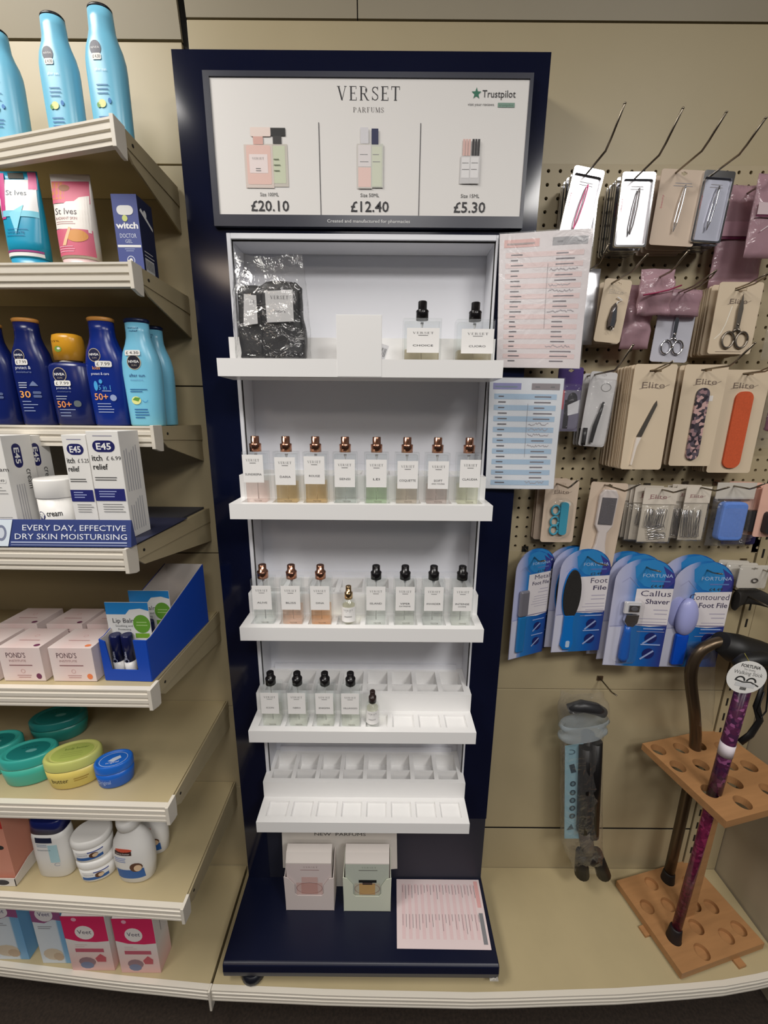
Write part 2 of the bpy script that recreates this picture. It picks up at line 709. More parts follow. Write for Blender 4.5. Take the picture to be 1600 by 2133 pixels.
for z0, z1 in ((0.0, .141), (.141, .413), (.413, .658), (.658, 1.06), (1.06, 1.42), (1.42, 1.805), (1.805, 1.985)):
    panel(-1.40, -0.3525, z0, z1)
for z0, z1 in ((0.0, .133), (.133, .2790), (.2825, .714), (.714, 1.0735)):
    panel(-0.343, 0.838, z0, z1)
MB().box(-0.343, 0.838, WALLY + .0003, WALLY + .007, .2788, .2827, darkm).obj('seam', wall)
panel(-0.343, 0.838, 1.809, 2.016)
panel(0.866, 0.934, 0.0, 2.016)
# fascia above the bays, leaning out a little over them
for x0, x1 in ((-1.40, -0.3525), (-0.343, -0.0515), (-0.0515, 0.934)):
    MB().prism([(WALLY, 1.988 if x1 < -0.3 else 2.018), (WALLY + 0.007, 1.988 if x1 < -0.3 else 2.018), (WALLY - 0.05, 2.40), (WALLY - 0.057, 2.40)], 'yz', x0 + .001, x1 - .001, cream_shade).obj('panel', wall)


def upright(x, w, z0, z1, slots):
    mb = MB()
    mb.box(x - w / 2, x + w / 2, WALLY - 0.002, WALLY + 0.006, z0, z1, cream)
    o = mb.obj('upright', wall)
    sl = MB()
    z = slots[0]
    while z < slots[1]:
        sl.box(x - 0.0022, x + 0.0022, WALLY - 0.0026, WALLY - 0.0016, z, z + 0.021, darkm)
        z += 0.043
    s = sl.obj('slot', o)
    s['kind'] = 'stuff'


upright(0.852, 0.024, 0.0, 2.0, (0.2, 1.9))

# pegboard: every hole is cut through the board
PX0, PZ0, PITCHP = 0.2950, 1.800, 0.02172
pb = MB()
pegm = M('pegboard_cream', (174, 160, 130), rough=0.5, noise=0.03, nscale=8)
ncol, nrow = 26, 34
hx, hz = PITCHP / 2, PITCHP / 2
hr = 0.0032
oct_ = [(math.cos(PI / 8 + k * PI / 4), math.sin(PI / 8 + k * PI / 4)) for k in range(8)]
for c in range(-3, ncol):
    for r in range(nrow):
        cx, cz = PX0 + c * PITCHP, PZ0 - r * PITCHP
        if cx > 0.84:
            continue
        sq = [(hx, hz * .41), (hx * .41, hz), (-hx * .41, hz), (-hx, hz * .41), (-hx, -hz * .41), (-hx * .41, -hz), (hx * .41, -hz), (hx, -hz * .41)]
        v = [(cx + a, WALLY, cz + b) for a, b in sq] + [(cx + a * hr, WALLY, cz + b * hr) for a, b in oct_] + [(cx + a * hr, WALLY + .006, cz + b * hr) for a, b in oct_]
        v += [(cx + hx, WALLY, cz + hz), (cx - hx, WALLY, cz + hz), (cx - hx, WALLY, cz - hz), (cx + hx, WALLY, cz - hz)]
        f = []
        for k in range(8):
            n = (k + 1) % 8
            f.append((k, 8 + k, 8 + n, n))
            f.append((8 + k, 16 + k, 16 + n, 8 + n))
        f += [(0, 1, 24), (2, 3, 25), (4, 5, 26), (6, 7, 27)]
        pb.add(v, f, pegm)
pegboard = pb.obj('pegboard', wall)
pegboard['label'] = 'cream pegboard panel pierced with rows of small round holes'
# margins of the board
px1 = PX0 + (ncol - 1) * PITCHP
MB().box(0.838 - 0.012, 0.84, WALLY, WALLY + .006, 1.071, 1.809, pegm).obj('panel', wall)

# end panel of the bay on the right
structure(MB().box(0.935, 0.955, 0.60, 0.88, 0.0, 2.1, M('end_panel_shade', (172, 160, 138), rough=0.5)).obj('wall_right'))  # greyer than the cream: the shadow on this panel is painted in

# ---------------------------------------------------------------- base decks with ribbed front rail
RAIL = [(0, 0), (0.010, 0), (0.010, -.003), (.0075, -.004), (.0075, -.0075), (.0105, -.0085), (.0105, -.0145), (.0075, -.0155), (.0075, -.0185), (.0105, -.0195), (.0105, -.0255),
        (.0075, -.0265), (.0075, -.0295), (.0095, -.0305), (.0095, -.034), (0, -.034)]


def ypoly(x, pts):
    for a, b in zip(pts, pts[1:]):
        if x <= b[0]:
            return a[1] + (b[1] - a[1]) * (x - a[0]) / (b[0] - a[0])
    return pts[-1][1]


def base_deck(x0, x1, ys, label):
    t = thing('base_shelf', label, 'shelf', ((x0 + x1) / 2, 0.8, 0.0))
    n = 16
    path = []
    for i in range(n + 1):
        x = x0 + (x1 - x0) * i / n
        path.append((x, ypoly(x, ys)))
    inv = Vector((-(x0 + x1) / 2, -0.8))
    loc = lambda p: (p[0] + inv.x, p[1] + inv.y)
    P = [loc(p) for p in path]
    pol = P + [loc((x1, WALLY - .001)), loc((x0, WALLY - .001))]
    MB().prism(pol, 'xy', 0.122, 0.140, deckm).obj('deck', t)
    MB().sweep([(o, z + 0.1405) for o, z in RAIL], P, railm).obj('price_rail', t)
    kp = [loc((p[0], p[1] + 0.05)) for p in path] + [loc((p[0], p[1] + 0.06)) for p in path[::-1]]
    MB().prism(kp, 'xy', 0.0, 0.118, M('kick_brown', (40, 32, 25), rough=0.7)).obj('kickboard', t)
    return t


BY = [(-1.4, .69), (-.874, .643), (-.583, .620), (-.374, .607)]
base_deck(-1.39, -0.376, BY, 'cream base shelf on the floor under the pink and white boxes')
base_deck(-0.370, 0.93, [(-.374, .607), (-.1, .600), (.218, .597), (.537, .606), (.75, .618), (.882, .634), (.93, .642)], 'cream base shelf under the navy perfume stand and the wooden rack')
tb = MB().box(-0.3755, -0.3705, 0.592, 0.607, 0.083, 0.143, railm).obj('divider_clip', bevel=0.0008)
tag(tb, 'narrow white clip between the two base shelf rails', 'clip')


# ---------------------------------------------------------------- left bay shelves
def gondola_shelf(z, yr, yl, label, dark=False, x0=-1.30, xr=-0.385, xl=-0.7):
    """z: height of the deck; yr / yl: front edge at the right end and at xl"""
    t = thing('wall_shelf', label, 'shelf', (xr, WALLY, z))
    yf = lambda x: yr + (yl - yr) * (xr - x) / (xr - xl)
    L = lambda x, y: (x - xr, y - WALLY)
    pol = [L(x0, yf(x0)), L(xr - .004, yf(xr - .004)), L(xr - .004, WALLY - .001), L(x0, WALLY - .001)]
    MB().prism(pol, 'xy', -0.018, 0.0, deckm).obj('deck', t)
    MB().sweep([(o, zz + 0.0015) for o, zz in RAIL], [L(x0, yf(x0)), L(xr - .004, yf(xr - .004))], railm).obj('price_rail', t)
    f = yr - WALLY
    cap = MB()
    cap.prism([(f - .0125, .003), (f - .0125, -.036), (f + .004, -.041), (f + .012, -.041), (f + .014, -.022), (f + .014, .003)], 'yz', -.004, .002, railm)
    cap.obj('end_cap', t, bevel=0.0006)
    br = MB()
    br.prism([(f + .015, -.0015), (f + .015, -.024), (f + .03, -.036), (-.002, -.074), (-.002, -.0015)], 'yz', -.003, 0.0, cream)
    br.prism([(f + .015, .001), (f + .015, -.022), (-.002, -.030), (-.002, .001)], 'yz', 0.0, .0015, cream)
    br.lathe([(.0, 0), (.0025, 0), (.0025, .0008), (0, .0008)], darkm, seg=8)
    # the little screw near the front
    n = 3 * 8
    br.v[-32:] = [(.0015 + (p[2]), f + .03 + p[0], -.012 + p[1]) for p in br.v[-32:]]
    br.obj('bracket', t)
    return t


gondola_shelf(1.768, .677, .722, 'topmost wall shelf carrying the three tall light blue bottles', xl=-.58)
gondola_shelf(1.585, .677, .69, 'wall shelf carrying two squeeze tubes and a dark blue carton')
gondola_shelf(1.342, .680, .69, 'wall shelf carrying the navy and light blue sun lotion bottles')
gondola_shelf(1.164, .570, .575, 'wall shelf with a dark mat and white cream cartons')
gondola_shelf(.917, .577, .580, 'wall shelf carrying pale pink boxes and a blue counter tray')
gondola_shelf(.674, .577, .583, 'wall shelf carrying oval teal, yellow and blue tubs')
gondola_shelf(.428, .577, .592, 'lowest wall shelf carrying white lotion bottles and stacked tubs')

# ================================================================= the navy display stand
SX0, SX1, SYF = -0.341, 0.258, 0.773
RX0, RX1 = -0.275, 0.194
stand = thing('display_stand', 'tall navy floor display stand with white stepped trays and a price header', 'display stand', (-0.04, SYF, 0.14))
SO = Vector((-0.04, SYF, 0.14))


def SP(mb, name, bevel=0.0, parent=None, label=None):
    mb.v = [(p[0] - SO.x, p[1] - SO.y, p[2] - SO.z) for p in mb.v]
    o = mb.obj(name, parent or stand, bevel=bevel)
    if label:
        o['label'] = label
    return o


RT, RB = 1.667, 0.40
mb = MB()
mb.box(SX0, RX0 - .012, SYF, WALLY - .002, .195, RB, navym)
mb.box(SX0, RX0, SYF, WALLY - .002, RB, 1.922, navym)
mb.box(RX1, SX1, SYF, WALLY - .002, RB, 1.922, navym)
mb.box(RX0, RX1, SYF, WALLY - .002, RT, 1.922, navym)
SP(mb, 'body')
low = M('matte_navy_grey', (34, 36, 50), rough=.55)
SP(MB().box(RX0 - .012, SX1 - .001, SYF + .0015, WALLY - .002, .195, RB, low), 'lower_panel', label='duller grey navy panel between the foot and the lowest tray')
SP(MB().box(RX0, RX1, WALLY - .008, WALLY - .003, RB, RT, greym), 'recess_back')
fr = MB()
for x0, x1, z0, z1 in ((RX0, RX0 + .007, RB, RT), (RX1 - .004, RX1, RB, RT)):
    fr.box(x0, x1, SYF - .003, WALLY - .009, z0, z1, greym)
fr.box(RX0 + .007, RX1 - .004, SYF - .003, WALLY - .009, RT - .009, RT, greym)
SP(fr, 'recess_frame', bevel=0.0008)
gl = MB()
gl.box(RX0 + .0072, RX0 + .0086, SYF + .001, SYF + .003, RB, RT - .009, darkm)
gl.box(RX1 - .0056, RX1 - .0042, SYF + .001, SYF + .003, RB, RT - .009, darkm)
gl.box(RX0 + .0072, RX1 - .0042, SYF + .001, SYF + .003, RT - .011, RT - .009, darkm)
SP(gl, 'gap_line')

# header frame and poster
fm = M('header_frame_grey', (52, 54, 66), rough=0.3)
HX0, HX1, HZ0, HZ1 = -.292, .231, 1.675, 1.890
PXa, PXb, PZa, PZb = -.282, .2255, 1.6925, 1.8825
hf = MB()
hf.box(HX0, HX1, SYF - .008, SYF - .0002, PZb, HZ1, fm)
hf.box(HX0, HX1, SYF - .008, SYF - .0002, HZ0, PZa, fm)
hf.box(HX0, PXa, SYF - .008, SYF - .0002, PZa, PZb, fm)
hf.box(PXb, HX1, SYF - .008, SYF - .0002, PZa, PZb, fm)
d = Dec(hf, flat((0, SYF - .008, 0)))
d.text('Created and manufactured for pharmacies', -.030, 1.6815, .0047, C(225), w=.140)
SP(hf, 'header_frame', bevel=0.0)
po = MB()
pw = C(226, 223, 220)
po.box(PXa, PXb, SYF - .006, SYF - .0002, PZa, PZb, pw)
d = Dec(po, flat((0, SYF - .006, 0)))
ink = C(38, 36, 40)
d.serif('VERSET', -.030, 1.8535, .0185, ink, w=.100)
d.serif('PARFUMS', -.030, 1.8375, .0068, C(95, 90, 88), w=.049)
star = []
for k in range(10):
    r = .0082 if k % 2 == 0 else .0033
    star.append((.142 + r * math.sin(k * PI / 5), 1.8635 + r * math.cos(k * PI / 5)))
d.poly(star, C(40, 110, 85))
d.text('Trustpilot', .178, 1.8585, .0095, ink, w=.053)
d.text('visit your reviews', .150, 1.8475, .0036, C(90), w=.042)
d.rect(.177, 1.8455, .204, 1.8515, C(120, 150, 135))
d.text('trustpilot', .1905, 1.8470, .0026, C(60, 90, 75), w=.023)
for x in (-.1105, .0545):
    d.rect(x - .0006, PZa, x + .0006, 1.8235, C(48, 44, 50))
for x, sz, pr, ww in ((-.196, 'Size 100ML', '£20.10', .064), (-.028, 'Size 50ML', '£12.40', .064), (.140, 'Size 15ML', '£5.30', .053)):
    d.text(sz, x, 1.7200, .0052, C(70), w=.031)
    d.text(pr, x, 1.6985, .0150, ink, w=ww, bold=.012)
# printed bottles, 100 ml
pk, pk2 = C(226, 190, 180), C(214, 168, 158)
d.rect(-.206, 1.7335, -.163, 1.7935, C(196, 190, 180)); d.up()
d.rect(-.203, 1.7385, -.167, 1.7910, C(200, 206, 180)).up()
d.rect(-.190, 1.8045, -.165, 1.8155, C(30)).rect(-.186, 1.7935, -.172, 1.8045, C(52, 50, 50))
d.rect(-.234, 1.7315, -.187, 1.7925, C(212, 198, 190)).up()
d.poly(rrect(-.2305, 1.7365, -.1905, 1.7915, .003), pk).up()
d.poly(rrect(-.222, 1.8035, -.189, 1.8160, .002), C(232, 214, 206)).rect(-.218, 1.7925, -.202, 1.8035, pk2)
d.rect(-.226, 1.7525, -.196, 1.7790, C(232, 218, 216)).up()
d.serif('VERSET', -.2115, 1.7715, .0030, C(90), w=.019)
d.lines(-.216, -.207, 1.7585, .003, 2, .0008, C(120)).lines(-.186, -.175, 1.7715, .008, 3, .0012, C(110, 120, 95))
# 50 ml
d.rect(-.049, 1.7315, -.024, 1.7945, C(206, 202, 196)).rect(-.026, 1.7330, -.006, 1.7945, C(200, 202, 192)).up()
d.rect(-.047, 1.7335, -.026, 1.7615, C(232, 200, 192)).rect(-.047, 1.7625, -.026, 1.7925, C(222, 216, 216)).rect(-.024, 1.7345, -.008, 1.7905, C(208, 212, 192)).up()
d.rect(-.043, 1.7945, -.030, 1.8165, C(212, 210, 214)).rect(-.025, 1.7935, -.014, 1.8150, C(34, 40, 78))
d.lines(-.044, -.030, 1.779, .010, 2, .0009, C(150)).lines(-.023, -.011, 1.779, .010, 2, .0009, C(150))
# 15 ml
for x0, x1, cm in ((.122, .138, C(216, 178, 170)), (.137, .152, C(46, 44, 46))):
    d.rect(x0 - .001, 1.7395, x1 + .001, 1.7785, C(204, 202, 202)); d.up()
    d.rect(x0 + .001, 1.7475, x1 - .001, 1.7765, C(228, 226, 226)); d.up()
    for q in range(3):
        a = x0 + .002 + q * .0045
        d.rect(a, 1.7785, a + .0036, 1.8015, cm)
    d.lines(x0 + .002, x1 - .002, 1.768, .009, 2, .0009, C(130))
SP(po, 'poster')

# white stepped trays
TF, TS, TB_ = 0.685, 0.745, WALLY - .009
TX0, TX1 = -.2755, .1935
TRAYZ = [1.453, 1.2095, .9670, .7320, .4950]
pitchb = 0.0560
cells = [TX0 + 0.0165 + pitchb * k for k in range(8)]
cw = 0.0460


def tray(z):
    mb = MB()
    w = whitem
    zt = z
    # front tread: bars round eight shallow pockets
    mb.box(TX0, TX1, TF, TF + .014, zt - .028, zt, w)
    mb.box(TX0, TX1, TF + .014, TS, zt - .028, zt - .006, w)
    mb.box(TX0, TX1, TF + .050, TS, zt - .006, zt, w)
    edges = [TX0] + [e for c in cells for e in (c, c + cw)] + [TX1]
    for a, b in zip(edges[0::2], edges[1::2]):
        mb.box(a, b, TF + .014, TF + .050, zt - .006, zt, w)
    # riser and upper tread with two rows of deep pockets
    zu = zt + .043
    yrows = ((TS + .010, TS + .032), (TS + .036, TB_ - .012))
    mb.box(TX0, TX1, TS, TS + .010, zt - .028, zu, w)
    mb.box(TX0, TX1, TS + .010, TB_, zt - .006, zt + .010, w)
    mb.box(TX0, TX1, TB_ - .012, TB_, zt + .010, zu, w)
    mb.box(TX0, TX1, TS + .032, TS + .036, zt + .010, zu - .002, w)
    for a, b in zip(edges[0::2], edges[1::2]):
        mb.box(a, b, TS + .010, TB_ - .012, zt + .010, zu, w)
    return mb


for k, z in enumerate(TRAYZ):
    t = SP(tray(z), 'tray')
    if k == 0:
        t['label'] = 'top white tray with a blank upright panel on its front'
        a, b = at(700, 655, TF), at(796, 655, TF)
        pn = MB().box(a.x, b.x, TF - .0005, TF + .003, z - .0275, a.z, whitem)
        SP(pn, 'sign_panel', bevel=0.0006)
    if k > 0:
        # loose back plate leaning on the recess behind the upper pockets
        bk = MB().box(TX0 + .018, TX1 - .018, WALLY - .013, WALLY - .009, z + .043, z + .056, greym)
        SP(bk, 'tray_back')

# foot of the stand
bz = .203
bs = MB()
bs.prism([(.611, bz), (.606, bz - .004), (.604, bz - .020), (.606, bz - .036), (.610, bz - .040), (WALLY - .004, bz - .040), (WALLY - .004, bz)], 'yz', SX0 - .003, SX1 + .001, M('navy_base_satin', (13, 18, 42), rough=0.34))
SP(bs, 'base', bevel=0.002)
for x in (-.285, .20):
    for y in (.629 if x < 0 else .66, .80):
        ft = MB().lathe([(.026, .141), (.028, .145), (.028, .155), (.024, .164)], M('foot_black', (18, 20, 30), rough=.4), c=(x, y, 0), seg=20)
        SP(ft, 'foot')
# chipped corner showing bare board
ch = MB()
chp = [(SX1 - .018, bz - .0405), (SX1 - .010, bz - .033), (SX1 - .006, bz - .0365), (SX1 - .002, bz - .028), (SX1 + .0012, bz - .0405)]
ch.prism(chp, 'xz', .6035, .612, M('bare_board', (205, 200, 190), rough=.8))
SP(ch, 'chipped_corner', label='bare pale chip at the corner of the base')

# ================================================================= perfume testers
glass = clear_glass('bottle_glass', (254, 255, 255), 1.5)
goldm = M('rose_gold', (206, 152, 128), rough=0.18, metal=1.0)
gold2 = M('pale_gold', (214, 180, 136), rough=0.18, metal=1.0)
blackp = PL(22, 20, 22, .22)
paper = C(240, 238, 236)
inkg = C(48, 46, 50)


def liquid(rgb):
    # thin layers of colour are crossed twice, so each carries half of the tint
    return clear_glass('scent_%02x%02x%02x' % rgb, tuple(255 - (255 - c) * .28 for c in rgb), 1.12)


def spray_head(capm, s=1.0):
    mb = MB()
    W_ = 1.32
    mb.lathe([(.0078 * W_, 0), (.0078 * W_, .0135 * s), (.0074 * W_, .0142 * s), (.0056 * W_, .0146 * s), (.0056 * W_, .0262 * s), (.0050 * W_, .0270 * s)], capm, seg=20)
    mb.lathe([(.0080 * W_, .0118 * s), (.0082 * W_, .0122 * s), (.0080 * W_, .0126 * s)], capm, seg=20, cap0=False, cap1=False)
    return mb


def square_bottle(label, loc, W, D, H, liq, capm, lines, level=.42, ls=1.0, group=None, lx=0.0, lz=0.0, tester=True, rz=0.0, hs=1.0):
    t = thing('perfume_bottle', label, 'perfume bottle', loc, rz, group)
    gb = MB()
    gb.prism(rrect(-W / 2, 0, W / 2, D, .0035, 3), 'xy', 0, H, glass, smooth=False)
    # inner hollow, faces turned inwards
    gb.prism(rrect(-W / 2 + .0030, .0030, W / 2 - .0030, D - .0030, .003, 3), 'xy', .0065, H - .004, glass, flip=True)
    gb.obj('glass_body', t, bevel=0.0)
    lq = MB()
    lq.prism(rrect(-W / 2 + .0031, .0031, W / 2 - .0031, D - .0031, .003, 3), 'xy', .0066, .0066 + (H - .012) * level, liquid(liq))
    lq.obj('perfume', t)
    sp = spray_head(capm, hs)
    sp.v = [(p[0], p[1] + D / 2, p[2] + H) for p in sp.v]
    sp.obj('spray_head', t)
    st = MB().tube([(0, D / 2, H - .004), (0, D / 2, H - .012), (0, D / 2, .012)], [.0028, .0012, .0010], M('dip_tube', (225, 225, 225), rough=.3, trans=.6), seg=8)
    st.obj('dip_tube', t)
    lb = MB()
    d = Dec(lb, flat((0, 0, 0)))
    lw, lh = W * .84, H * .50 * ls
    z0 = H * .37 + lz
    lb.box(lx - lw / 2, lx + lw / 2, -.0004, -.00005, z0, z0 + lh, paper)
    d.h = .0005
    d.serif('VERSET', lx, z0 + lh * .76, lh * .085, inkg, w=lw * .64)
    d.rect(lx - lw * .15, z0 + lh * .695, lx + lw * .15, z0 + lh * .715, C(120))
    for i, s in enumerate(lines):
        d.text(s, lx, z0 + lh * (.26 - .10 * i), lh * (.075 if i == 0 else .05), inkg, w=min(lw * .8, lw * .105 * len(s)) * (1 if i == 0 else .8))
    lb.obj('label', t)
    if tester:
        tp = MB()
        Dec(tp, flat((0, 0, 0))).text('TESTER', W * .06, H * .10, H * .03, C(90, 80, 75), w=W * .34)
        tp.obj('print', t)
    return t


BG = 'square perfume testers on the white trays'
BW, BD, BH = .0435, .0285, .0905
F0 = TF + .0155
row2 = [('pale pink', (250, 216, 206), 'SUNDREPIA', .44, .004), ('amber', (240, 200, 130), 'DARIA', .44, 0), ('golden', (248, 205, 135), 'ROUGE', .46, .002),
        ('nearly clear', (236, 240, 234), 'SENSI', .42, -.003), ('pale green', (216, 238, 196), 'LEI', .42, -.003), ('pale peach', (246, 226, 206), 'COQUETTE', .40, -.005),
        ('dusty rose', (238, 214, 206), 'SOFT', .40, -.005), ('pale yellow', (246, 242, 212), 'CLAUDIA', .42, -.002)]
nth = ['first', 'second', 'third', 'fourth', 'fifth', 'sixth', 'seventh', 'eighth']
px2 = [534, 597, 658, 719, 784, 847, 910, 975]
for k, (cn, rgb, nm, lv, lz) in enumerate(row2):
    x = at(px2[k], 1040, F0 + .0).x
    square_bottle('%s perfume tester with rose gold spray, %s from left on the second tray' % (cn, nth[k]), (x, F0, TRAYZ[1] - .0085), BW, BD, BH + .0085, rgb, goldm,
                  [nm] + (['AND YOUNG'] if nm == 'SOFT' else []), lv, group=BG, lz=lz + .004, lx=[-.002, 0, -.001, 0, 0, .001, .001, .001][k])
row3 = [(549, 'clear', (238, 240, 238), goldm, 'rose gold', ['ALIVE'], .40), (608, 'peach', (250, 204, 176), goldm, 'rose gold', ['BLISS'], .40), (668, 'orange', (250, 184, 126), goldm, 'rose gold', ['DINA'], .42),
        (783, 'clear', (240, 241, 236), blackp, 'black', ['ISLAND'], .42), (843, 'clear', (240, 240, 232), blackp, 'black', ['VIPER', 'EXTREME'], .42), (902, 'clear', (240, 240, 236), blackp, 'black', ['INVADER'], .42),
        (961, 'clear', (240, 240, 232), blackp, 'black', ['INTENSE', 'HOMME'], .42)]
for k, (px, cn, rgb, cm, cmn, lines, lv) in enumerate(row3):
    x = at(px, 1292, F0).x
    pos = nth[k] if k < 3 else nth[k + 1]
    square_bottle('%s perfume tester with %s spray, %s from left on the third tray' % (cn, cmn, pos), (x, F0, TRAYZ[2] - .0085), BW, BD, BH + .0085, rgb, cm, lines, lv, group=BG, lz=.002)
row4 = [(565, ['ICON']), (620, ['NERO']), (677, ['ENIGMA']), (730, ['VALENTINO'])]
for k, (px, lines) in enumerate(row4):
    x = at(px, 1505, F0).x
    square_bottle('clear perfume tester with black spray, %s from left on the fourth tray' % nth[k], (x, F0, TRAYZ[3] - .0085), BW, BD, BH + .0085, (242, 242, 230), blackp, [lines[0] if lines[0] != 'VALENTINO' else 'VILLAGGIO'], .44, group=BG, lz=.001)

# two big bottles on the top tray
for k, (px, nm) in enumerate(((879, 'CHOICE'), (990, 'CUORO'))):
    x = at(px, 745, .705).x
    lab = ['large square perfume tester nearer the blank white panel on the top tray', 'large square perfume tester at the end of the top tray beside the pink list'][k]
    square_bottle(lab, (x, .705 if k == 0 else .709, TRAYZ[0] - .0085), .064, .030, .0755, (206, 184, 140), blackp, [nm], .33, ls=1.02, group='large testers on the top tray', lz=-.006, lx=[.001, .003][k], tester=False, hs=1.06)


def round_bottle(label, loc, capm, nm, liq):
    t = thing('travel_perfume', label, 'perfume bottle', loc, 0, 'small round perfume testers')
    R, H = .0145, .056
    g = MB()
    g.lathe([(R * .9, 0), (R, .002), (R, H * .82), (R * .86, H * .93), (.0075, H), (.0070, H + .003)], glass, seg=28)
    inner = [(R - .003, .008), (R - .0022, H * .80), (R * .72, H * .92), (.004, H + .001)]
    rs = [[(r * math.cos(-2 * PI * q / 28), r * math.sin(-2 * PI * q / 28), z) for q in range(28)] for r, z in inner]
    g.rings(rs, glass)
    g.obj('glass_body', t)
    MB().lathe([(R - .0032, .0082), (R - .0024, H * .78)], liquid(liq), seg=28).obj('perfume', t)
    c = MB().lathe([(.0080, H + .001), (.0080, H + .013), (.0072, H + .0138), (.0056, H + .014), (.0056, H + .026), (.005, H + .027)], capm, seg=20)
    c.obj('spray_head', t)
    lb = MB()
    f = lambda u, v, h: ((R + .0002 + h) * math.sin(u / R), -(R + .0002 + h) * math.cos(u / R), v)
    d = Dec(lb, f)
    d.grid(-.0165, .0125, .0165, .0435, paper, 12, 1).up()
    d.serif('VERSET', 0, .0360, .0032, inkg, w=.018)
    d.rect(-.004, .0338, .004, .0344, C(130))
    d.text(nm, 0, .0230, .0026, inkg, w=.0145)
    lb.obj('label', t)
    return t


p = at(727, 1297, F0 + .0145)
round_bottle('small round tester with a gold spray between the square bottles of the third tray', (p.x, F0 + .0145, TRAYZ[2] - .0085), gold2, 'DREAMING', (240, 234, 196))
p = at(776, 1508, F0 + .0145)
round_bottle('small round tester with a black spray standing last on the fourth tray', (p.x, F0 + .0145, TRAYZ[3] - .0085), PL(44, 32, 30, .3), 'NIGHT', (236, 232, 206))

# paper ticket behind the white panel
a = at(775, 655, .70); b = at(797, 655, .70)
tk = MB()
tk.box(-.011, .011, -.0003, .0003, 0, .030, C(225, 224, 226))
d = Dec(tk, flat((0, -.0003, 0)))
for q in range(9):
    d.rect(-.009 + q * .0021, .010, -.009 + q * .0021 + (.0010 if q % 3 else .0006), .024, C(90))
o = tk.obj('price_ticket', loc=((a.x + b.x) / 2, .7035, 1.452), rot=(math.radians(-8), math.radians(18), 0))
tag(o, 'small paper barcode ticket poking up behind the blank white panel', 'ticket')


# ---------------------------------------------------------------- black cloth pouches in a clear bag on the top tray
def lumpy(w, dpt, h, mat, seed, amp, nz=16, seg=36, n=4.0, taper=.9, freq=35):
    rs = []
    for i in range(nz + 1):
        z = h * i / nz
        t = i / nz
        k = 1 - (1 - taper) * t
        end = min(1.0, .82 + 1.6 * min(t, 1 - t) * 2) if 0 < t < 1 else .78
        ring = []
        for x, y in superell(w / 2 * k * end, dpt / 2 * k * end, n, seg):
            q = mnoise.noise(Vector((x * freq + seed, y * freq, z * freq)))
            s = 1 + amp * q
            ring.append((x * s, y * s, z + amp * .02 * q))
        rs.append(ring)
    return MB().rings(rs, mat)


bag = thing('bagged_testers', 'clear bag of black cloth pouches with white labels on the top tray', 'bag', (at(570, 742, .725).x, .728, TRAYZ[0] + .001))
blk = M('black_velvet', (17, 17, 22), rough=0.5, noise=.4, nscale=50, bump=.3)
o = lumpy(.080, .034, .122, blk, 3, .14, taper=.82)
o.v = [(x + .019, y - .004, z) for x, y, z in o.v]
o.obj('pouch', bag)
o = lumpy(.058, .034, .116, blk, 9, .16, taper=.80)
o.v = [(x - .030, y + .004, z) for x, y, z in o.v]
o.obj('pouch', bag)
lb = MB()
d = Dec(lb, flat((.020, -.0245, .056)))
d.poly([(-.022, .001), (.022, .003), (.022, .050), (-.023, .048)], C(206, 205, 205)).up()
d.serif('VERSET', 0, .036, .0052, inkg, w=.029)
d.text('CHOICE', 0, .016, .0036, C(110), w=.018)
lb.obj('label', bag)
lb = MB()
d = Dec(lb, flat((-.030, -.0155, .056)))
d.poly([(-.014, -.002), (.010, .001), (.010, .044), (-.010, .046)], C(206, 205, 205)).up()
d.serif('VE', .003, .032, .0052, inkg, w=.009)
lb.obj('label', bag)
fl = MB()
rs = []
for i in range(25):
    z = -.0008 + .164 * i / 24
    t = z / .164
    ring = []
    wid = .0635 * (1 - .16 * max(0, t - .3)) if t < .92 else .0635 * (.9 - .3 * (t - .92))
    dep = .029 if t < .62 else .029 * (1 - (t - .62) / .38) + .002
    for x, y in superell(wid, dep, 3.0, 48):
        q = mnoise.noise(Vector((x * 45, y * 60 + 5, z * 45))) + .6 * mnoise.noise(Vector((x * 120, y * 120, z * 110)))
        amp = .0024 if t < .6 else .0042
        zt = z + (.012 * (mnoise.noise(Vector((x * 30, 3.3, 1)))) if i > 20 else 0)
        ring.append((x + (.4 * q * amp), y + q * amp, zt))
    rs.append(ring)
fl.rings(rs, film('clear_bag', gloss=.16, rough=.10, bump=.9, haze=.02, scale=32), cap0=True, cap1=False)
fl.obj('clear_wrap', bag)


